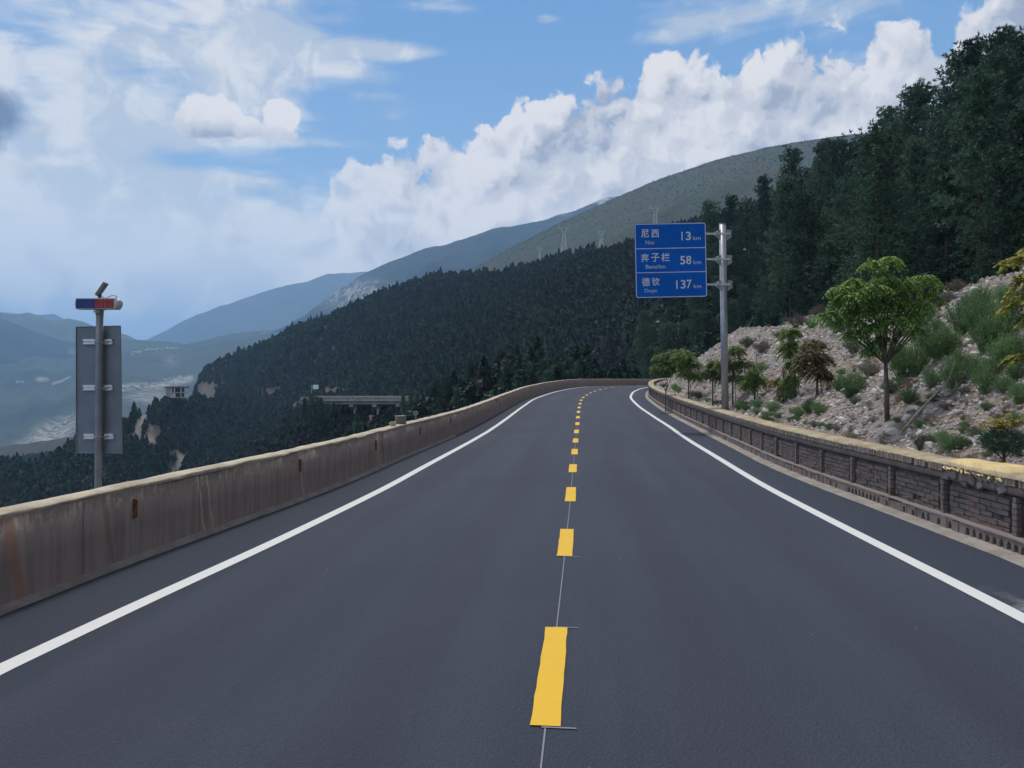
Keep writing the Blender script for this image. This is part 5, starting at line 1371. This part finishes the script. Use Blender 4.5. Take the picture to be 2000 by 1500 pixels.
def sapling(name, base, top_h, lobes, n, leafm, seed, label, cat='tree', group=None, fork=None, L=.34, lw_=.11, wd=.028, trunk_r=.045, yt=.7, pairs=6, droop=.55, stem=None):
    """lobes: (x, y, z, rx, ry, rz) of foliage relative to the base; branches run from the trunk to every lobe"""
    g = np.random.default_rng(seed); e = empty(name, base); tag(e, label, cat, group)
    tr = MB(); H0 = fork if fork else top_h * .45; st = stem or (0, 0)
    tr.tube([(0, 0, -.3), (st[0] * .4, st[1], H0 * .5), (st[0], st[1], H0)], [trunk_r, trunk_r * .85, trunk_r * .7], 7)
    tips = []; dirs = []; yg = []
    zmax = max(l[2] + l[5] for l in lobes)
    for (x, y_, z, rx, ry, rz_) in lobes:
        c = np.array([x, y_, z]); f0 = np.array([st[0], st[1], H0])
        mid = f0 + (c - f0) * .5 + g.normal(size=3) * .05
        tr.tube([f0, mid, c], [trunk_r * .42, trunk_r * .26, trunk_r * .10], 5, False)
        vol = (rx * ry * rz_) ** .45; k = max(4, int(n * vol))
        for _ in range(k):
            d = unit(g.normal(size=(1, 3)))[0]; d[2] = abs(d[2]) * .9 - .15 if g.random() < .5 else d[2]; rr = g.random() ** .38
            p = c + d * rr * np.array([rx, ry, rz_])
            if g.random() < .25: tr.tube([c + g.normal(size=3) * .03, p], [.009, .004], 3, False)
            tips.append(p - d * L * .35); dirs.append(d * np.array([1, 1, .45]) + g.normal(size=3) * .25)
            yv = (p[2] / zmax) * .55 + .45 * rr * max(0, d[2] + .2); yg.append(np.clip((yv - (1 - yt)) * 1.6 + g.normal() * .18, 0, 1) if yt > 0 else 0)
    tr.build('trunk', M_bark, e, smooth=True)
    link(bpy.data.objects.new('crown', compound_leaves(tips, dirs, leafm, seed + 1, L=L, lw_=lw_, wd=wd, young=yg, pairs=pairs, droop=droop)), e)
    return e
def base_at(px, y):
    x = (px - CX) / F * y; return Vector((x, y, float(height(np.array([x]), np.array([y]))[0])))
def lobes_px(base, L, shrink=1.0):
    """foliage lobes given as picture ellipses about the tree, turned into metres at the tree's own distance"""
    k = base.y / F; out = []
    for (px, py, rx, ry) in L:
        rx, ry = rx * shrink, ry * shrink
        q = at(px, py, base.y); out.append((q.x - base.x, random.uniform(-.25, .25) * rx * k * 2, q.z - base.z, rx * k, max(rx, ry) * k * .9, ry * k))
    return out
# the big light green tree
bq = hit(1733, 822, 9); print('big tree at', bq)
sapling('broadleaf_tree', bq, 3.5, lobes_px(bq, [(1738, 505, 22, 18), (1708, 510, 22, 14), (1722, 545, 38, 22), (1675, 550, 34, 18), (1762, 552, 34, 20), (1800, 540, 26, 12), (1650, 582, 34, 20), (1690, 590, 40, 24), (1735, 590, 40, 24), (1785, 590, 34, 18), (1625, 610, 26, 14), (1660, 625, 36, 16),
    (1705, 640, 34, 16), (1770, 615, 30, 16), (1810, 575, 22, 8), (1722, 662, 24, 12), (1700, 680, 14, 10), (1680, 605, 50, 26), (1740, 625, 46, 24), (1665, 650, 26, 12), (1700, 565, 46, 26), (1752, 585, 44, 24), (1606, 612, 18, 8), (1822, 548, 20, 7), (1830, 582, 16, 6), (1640, 560, 20, 8), (1790, 645, 22, 8)], .72), 520, M_greenleaf, 5, 'tall light green broadleaf tree with drooping leaves rising from the scree', fork=1.05, trunk_r=.05, L=.22, lw_=.085, wd=.017, stem=(-.03, 0), yt=.74, pairs=6, droop=.8)
SP = [(1300, 838 - 60, 36, [(1300, 700, 26, 14), (1322, 690, 20, 12), (1290, 720, 22, 14), (1318, 718, 24, 16)], M_sapleaf, 'leftmost bushy green sapling at the inside of the bend'),
      (1345, 792, 34, [(1335, 698, 24, 16), (1350, 715, 26, 18), (1362, 735, 16, 14), (1340, 732, 18, 10)], M_sapleaf, 'bushy green sapling second from the bend, with a leaning stem'),
      (1392, 800, 30, [(1395, 712, 14, 16), (1385, 728, 14, 12), (1402, 735, 16, 10)], M_sapleaf, 'slender green sapling just left of the sign pole'),
      (1431, 803, 27.8, [(1440, 685, 18, 16), (1428, 712, 22, 20), (1452, 712, 18, 16), (1412, 715, 14, 14), (1458, 738, 12, 12), (1438, 738, 22, 10)], M_sapleaf, 'green sapling with full crown in front of the sign pole'),
      (1474, 812, 26, [(1470, 730, 12, 16), (1462, 750, 16, 14), (1484, 745, 14, 16)], M_sapleaf, 'thin dark sapling right of the sign pole'),
      (1553, 822, 22, [(1548, 650, 18, 18), (1540, 680, 20, 22), (1552, 712, 18, 22), (1545, 742, 14, 16)], M_sapleaf, 'narrow upright green sapling in the middle of the bank'),
      (1596, 828, 20.5, [(1592, 672, 22, 14), (1580, 695, 26, 16), (1608, 700, 22, 18), (1595, 725, 26, 16), (1565, 715, 16, 12), (1610, 735, 14, 12)], M_dryleaf, 'olive sapling with drying leaves and paired stems beside the narrow one'),
      (1530, 815, 22.5, [(1530, 770, 12, 18), (1520, 745, 14, 12), (1538, 752, 10, 10)], M_dryleaf, 'small half bare sapling left of the narrow upright one')]
for i, (px, py, y, lb, m_, lab) in enumerate(SP):
    bq = base_at(px, y)
    sapling('sapling', bq, 2.5, lobes_px(bq, lb), 700, m_, 30 + i, lab, group='saplings planted behind the brick wall', fork=1.0 if y < 25 else 1.2, trunk_r=.035, L=.20, lw_=.08, wd=.017, yt=.6)
    o = MB(); o.tube([bq + Vector((.10, -.05, -.2)), bq + Vector((.04, -.05, 1.6))], .018, 5)
    st = o.build('stake', M_dead); tag(st, 'thin wooden stake beside the ' + lab.split(',')[0].split(' with')[0], 'stake', 'stakes of the saplings')
# tree at the right edge, only its left twigs in view
bq = base_at(2075, 12.5)
sapling('broadleaf_tree', bq, 3.0, lobes_px(bq, [(2000, 500, 24, 22), (1992, 545, 20, 12), (2040, 560, 50, 40), (1985, 590, 26, 10), (2050, 620, 60, 30), (2090, 480, 60, 50), (1990, 690, 30, 12), (2050, 690, 50, 24), (2100, 560, 60, 60)]), 150, mat_leaf('yellow_green_leaves', (0.10, 0.14, 0.03), (0.24, 0.25, 0.05), tip=(.34, .30, .04), trans=.3), 77,
    'yellowish broadleaf tree at the edge of the scree, only outer twigs showing', fork=1.4, trunk_r=.06, L=.32, yt=.8)
# little pine with a yellowed top beside the wall
bq = base_at(1958, 9.4)
e = empty('young_pine', bq); tag(e, 'little bushy pine with yellow top growing right behind the mortar patch', 'tree')
g = np.random.default_rng(9)
def tuft_crown(n, cz, rx, rz_, m_, bl, seed):
    g = np.random.default_rng(seed); C = []; U = []; V = []
    for _ in range(n):
        d = unit(g.normal(size=(1, 3)))[0]; p = np.array([0, 0, cz]) + d * g.random() ** .4 * np.array([rx, rx, rz_]); k = 16
        dr = unit(g.normal(size=(k, 3)) * .5 + d * .7 + np.array([0, 0, .3])); ln = bl * (.6 + .6 * g.random((k, 1))); sdv = unit(np.cross(dr, g.normal(size=(k, 3))))
        C.append(p + dr * ln * .5); U.append(dr * ln * .5); V.append(sdv * .0035 + 0 * ln)
    return quads('crown', np.concatenate(C), np.concatenate(U), np.concatenate(V), m_)
k = bq.y / F; q = at(1955, 862, bq.y).z - bq.z; q2 = at(1957, 826, bq.y).z - bq.z
link(bpy.data.objects.new('crown', tuft_crown(170, q, .21, .12, M_needle, .12, 4)), e)
link(bpy.data.objects.new('yellow_top', compound_leaves([np.array([random.gauss(0, .10), random.gauss(0, .08), q2 + random.gauss(0, .05)]) for _ in range(90)], [np.array([random.gauss(0, 1), random.gauss(0, 1), .6]) for _ in range(90)], M_yleaf, 3, L=.08, pairs=3, lw_=.04, wd=.012)), e)
t = MB(); t.tube([(0, 0, -.2), (.02, 0, q * .6), (0, 0, q + .1)], [.022, .018, .008], 6); t.tube([(.01, 0, q * .45), (.14, 0, q * .8)], [.01, .006], 5); t.tube([(.01, 0, q * .45), (-.15, .02, q * .85)], [.01, .006], 5); t.build('trunk', M_bark, e)

# ------------------------------------------------------------------ shrubs and rocks of the scree
def broom(seed, m, n=260, h=.8, sp=.45, wd=.006, leaf=True):
    g = np.random.default_rng(seed); C = []; U = []; V = []
    for _ in range(n):
        th = g.random() * 6.283; out = sp * g.random() ** .6; hh = h * (.5 + .6 * g.random()) * (1 - .35 * (out / sp)); p0 = np.array([math.cos(th) * out * .25, math.sin(th) * out * .25, -.05]); p1 = np.array([math.cos(th) * out, math.sin(th) * out, hh])
        pm = (p0 + p1) / 2 + np.array([0, 0, .12 * hh])
        for a_, b_ in ((p0, pm), (pm, p1)):
            d = b_ - a_; s_ = unit(np.cross(d, g.normal(size=3))[None])[0]; C.append((a_ + b_) / 2); U.append(d * .52); V.append(s_ * wd)
        if leaf:
            for q in g.random(7):
                c = pm + (p1 - pm) * q + g.normal(size=3) * .02; dr = unit((g.normal(size=3) * .6 + np.array([0, 0, .8]))[None])[0]; s_ = unit(np.cross(dr, g.normal(size=3))[None])[0]; C.append(c + dr * .03); U.append(dr * .035); V.append(s_ * .009)
    return quads('shrub', np.array(C), np.array(U), np.array(V), m)
SHG = [broom(i, M_bush, 260, .85, .5) for i in range(4)]; SHD = [broom(10 + i, M_grey, 230, .7, .5, .005) for i in range(3)]; SHS = [broom(20 + i, M_straw, 150, .45, .28, .004, False) for i in range(2)]
LMK = [(1340, 'the saplings at the bend'), (1416, 'the sign pole'), (1530, 'the half bare sapling'), (1600, 'the olive sapling'), (1728, 'the big broadleaf tree'), (1810, 'the dead branch'), (1900, 'the yellow mortar patch'), (1960, 'the yellow-topped pine')]
LCOUNT = {}
ORD = ['', 'second ', 'third ', 'fourth ', 'fifth ', 'sixth ', 'seventh ', 'eighth ', 'ninth ', 'tenth ']
def lmk(px, py):
    b = min(LMK, key=lambda q: abs(q[0] - px)); side = 'left of' if px < b[0] - 14 else ('right of' if px > b[0] + 14 else 'in line with')
    hgt = 'near the crest' if py < 600 else ('high up' if py < 680 else ('midway up' if py < 770 else 'low down'))
    key = hgt + ' the bank ' + side + ' ' + b[1]; LCOUNT[key] = LCOUNT.get(key, 0) + 1; return key
def shrub(px, py, wpx, kind, label, group, hs=1.0):
    k0 = lmk(px, py); kk = (kind, k0); LCOUNT[kk] = LCOUNT.get(kk, -1) + 1
    label = ORD[min(9, LCOUNT[kk])] + {'g': 'green broom shrub ', 'd': 'dry grey brown shrub '}[kind] + k0
    q = hit(px, py, 8)
    if q is None or q.y > 60: return
    me = random.choice({'g': SHG, 'd': SHD, 's': SHS}[kind]); o = link(bpy.data.objects.new('shrub', me)); s = wpx / F * q.y / 1.0
    o.location = q; o.scale = (s, s, s * hs); o.rotation_euler = (0, 0, random.uniform(0, 6)); tag(o, label, 'shrub', group)
GR = 'green broom shrubs on the scree bank'
for px, py, w, hs in ((1668, 772, 62, 1), (1640, 765, 36, 1), (1762, 745, 60, 1.4), (1790, 735, 60, 1.3), (1812, 700, 62, 1.4), (1775, 790, 50, .8), (1738, 770, 40, 1), (1850, 690, 60, 1.1), (1870, 730, 60, 1), (1905, 655, 66, 1.3), (1925, 690, 66, 1.3), (1940, 640, 60, 1.1), (1890, 610, 46, 1),
                      (1955, 710, 66, 1), (1905, 740, 60, 1), (1960, 770, 50, .9), (1935, 735, 50, 1), (1985, 745, 44, 1), (1960, 600, 50, 1.1), (1980, 650, 50, 1.2), (1700, 700, 40, 1), (1830, 650, 36, 1), (1600, 812, 40, .8), (1560, 815, 40, .7), (1480, 800, 36, .7), (1510, 806, 40, .7), (1450, 797, 34, .6)):
    shrub(px, py, w, 'g', 'green broom shrub growing on the pale scree bank', GR, hs)
for px, py, w, hs in ((1855, 885, 50, .9), (1880, 880, 40, .8), (1815, 868, 34, .8), (1840, 860, 30, .9), (1800, 878, 24, .6), (1925, 893, 26, .5), (1990, 895, 30, .8)):
    shrub(px, py, w, 'g', 'low green shrub close behind the brick wall coping', 'low shrubs behind the coping', hs)
for px, py, w, hs in ((1560, 640, 50, .8), (1530, 665, 44, .8), (1600, 620, 44, .8), (1640, 650, 60, 1), (1620, 600, 40, .8), (1490, 690, 46, .8), (1460, 680, 40, .8), (1868, 570, 40, .9), (1850, 590, 40, .9), (1910, 540, 44, .9), (1945, 520, 50, 1.1), (1975, 500, 50, 1.2), (1810, 615, 40, .9), (1835, 600, 36, .9), (1700, 735, 50, .9),
                      (1885, 770, 40, .6), (1850, 800, 34, .6), (1905, 850, 36, .6), (1950, 820, 36, .5), (1668, 690, 46, .9), (1760, 660, 40, .8), (1730, 640, 40, .8)):
    shrub(px, py, w, 'd', 'grey brown dry shrub on the scree bank', 'dry shrubs on the scree bank', hs)
for k in range(34):
    a, b = random.uniform(1450, 1995), random.uniform(560, 880)
    shrub(a, b, random.uniform(22, 42), 'g', '', GR, random.uniform(.6, 1.0))
for k in range(22):
    a = 1300 + k * 16 + random.uniform(-5, 5)
    if abs(a - 1416) < 12: continue
    b = float(np.interp(a, [1300, 1380, 1447, 1520, 1630, 1760], [757, 785, 801, 819, 842, 862]))
    shrub(a, b, random.uniform(18, 30), 'g' if k % 3 else 'd', '', 'low weeds along the coping', random.uniform(.5, .8))
for a, b, w in ((1800, 640, 60), (1835, 705, 66), (1880, 655, 70), (1915, 610, 60), (1950, 672, 76), (1982, 610, 56), (1860, 760, 60), (1925, 768, 64), (1975, 712, 70), (1755, 715, 54), (1990, 790, 50), (1820, 760, 44)):
    shrub(a, b, w, 'g', '', GR, 1.15)
RK = [rock_mesh(60 + i, M_rock, 1, (1, random.uniform(.6, .95), random.uniform(.45, .75))) for i in range(6)]
# loose stones: the largest are things, the mass of rubble is one
n = 95000
sr = 3.0 + 72 * RNG.random(n) ** 1.6; tr_ = .42 + 8.0 * RNG.random(n)
cc_ = centre(sr); nn_ = normal(sr); oo_ = o_wr(sr) + tr_
x = cc_[:, 0] + nn_[:, 0] * oo_; Y = cc_[:, 1] + nn_[:, 1] * oo_; dr_ = tr_
nz = fbm(x / 1.7, Y / 1.7, 3, 71); ok = nz > .20 + .18 * RNG.random(len(x)); x, Y, dr_ = x[ok], Y[ok], dr_[ok]
cells = set(); kp = []
for i in range(len(x)):
    c = .055 + .0030 * Y[i]; k = (int(x[i] / c), int(Y[i] / c))
    if k in cells: continue
    cells.add(k); kp.append(i)
x, Y = x[kp], Y[kp]; z = height(x, Y); print('rubble', len(x))
proto_r = []
big = []
for i in range(150):
    px_, py_ = random.uniform(1480, 2000), random.uniform(500, 895); q = hit(px_, py_, 8)
    if q is None or q.y > 45: continue
    d1, d2, _ = road_sd(np.array([q.x]), np.array([q.y]))
    if not (.5 < d1[0] < 7.5): continue
    o = link(bpy.data.objects.new('rock', RK[len(big) % 6])); s = random.uniform(.07, .16) * (1 + .02 * q.y); o.location = q; o.scale = (s, s, s); o.rotation_euler = (random.uniform(-.5, .5), random.uniform(-.5, .5), random.uniform(0, 6))
    k0 = lmk(px_, py_); kk = ('r', k0); LCOUNT[kk] = LCOUNT.get(kk, -1) + 1
    tag(o, (ORD[LCOUNT[kk]] if LCOUNT[kk] < 10 else '') + 'larger pale rock ' + k0.replace(' the bank', ''), 'rock', 'larger rocks strewn over the scree bank'); big.append(o)
q = hit(1915, 527, 8)
if q is not None:
    o = link(bpy.data.objects.new('rock', RK[2])); o.location = q; o.scale = (.34, .3, .2); tag(o, 'long white boulder on the crest of the scree below the pines', 'rock')
sz = .026 + .080 * RNG.random(len(x)) ** 4 + .0012 * Y
scatter('scree', 'pale broken limestone rubble covering the bank above the brick wall', np.stack([x, Y, z + .01], -1), big[:6], sz, RNG.uniform(0, 6.28, len(x)), RNG.uniform(-.9, .9, (len(x), 2)), RNG.integers(0, 6, len(x)))
# dry grass over the bank and the crest
n = 1300; px = RNG.uniform(1300, 2150, n); Y = 8 * (60 / 8.0) ** RNG.random(n); x = (px - CX) / F * Y; dr_, _, _ = road_sd(x, Y); ok = (dr_ > .45) & (dr_ < 13) & ((fbm(x / 2.5, Y / 2.5, 3, 91) > .52) | (dr_ > 7))
x, Y = x[ok], Y[ok]; z = height(x, Y)
pg = []
for k, (px_, py_) in enumerate(((1880, 545), (1960, 505), (1800, 880))):
    q = hit(px_, py_, 8); q = q if q is not None else Vector((8, 14, 3)); o = link(bpy.data.objects.new('grass_tuft', SHS[k % 2] if k < 2 else SHD[0])); o.location = q; o.scale = (.8, .8, .8) if k < 2 else (.3, .3, .35)
    tag(o, 'tuft of straw coloured dry grass on the crest of the scree' if k < 2 else 'grey tuft of dead stems just behind the wall coping', 'grass tuft', 'dry grass tufts' if k < 2 else None); pg.append(o)
scatter('dry_grass', 'dry straw and grey weeds among the rubble', np.stack([x, Y, z], -1), pg, RNG.uniform(.22, .55, len(x)), RNG.uniform(0, 6.28, len(x)), None, RNG.integers(0, 2, len(x)))
# fallen dead branch
a_, b_ = hit(1752, 862, 8), hit(1858, 768, 8)
e = empty('dead_branch', a_); tag(e, 'bleached dead branch lying slantwise on the scree with bare twigs at its upper end', 'branch')
d = b_ - a_; up = Vector((0, 0, .10)); b = MB(); b.tube([up * .6, d * .35 + up * 1.6, d * .7 + up * 2.2, d + up * 2.5], [.026, .023, .018, .012], 7); b.build('limb', M_dead, e, smooth=True)
tw = MB()
kx = b_.y / F
def tp(px, py): return at(px, py, b_.y) - a_ + Vector((0, -.05, 0))
for L_ in (((1853, 775), (1866, 745), (1872, 722)), ((1850, 775), (1852, 750), (1843, 735), (1838, 722)), ((1843, 785), (1835, 770), (1825, 758)), ((1862, 755), (1878, 742)), ((1845, 782), (1822, 778)), ((1835, 795), (1838, 820)), ((1848, 748), (1862, 705))):
    tw.tube([tp(*q) for q in L_], [.012 - .003 * i for i in range(len(L_))], 5, False)
tw.build('twigs', M_dead, e)

# ------------------------------------------------------------------ air
hz = MB(); hz.box((-17500, -9500, -266), (17500, 15500, 1150))
mh = bpy.data.materials.new('haze'); mh.use_nodes = True; nt = mh.node_tree; nt.nodes.clear()
vo = nt.nodes.new('ShaderNodeVolumePrincipled'); vo.inputs['Color'].default_value = (0.37, 0.64, 1.0, 1); vo.inputs['Density'].default_value = 0.00014; vo.inputs['Anisotropy'].default_value = 0.0
ou = nt.nodes.new('ShaderNodeOutputMaterial'); nt.links.new(vo.outputs[0], ou.inputs['Volume'])
ho = hz.build('haze', mh); tag(ho, kind='stuff')
print('objects', len(SC.objects))
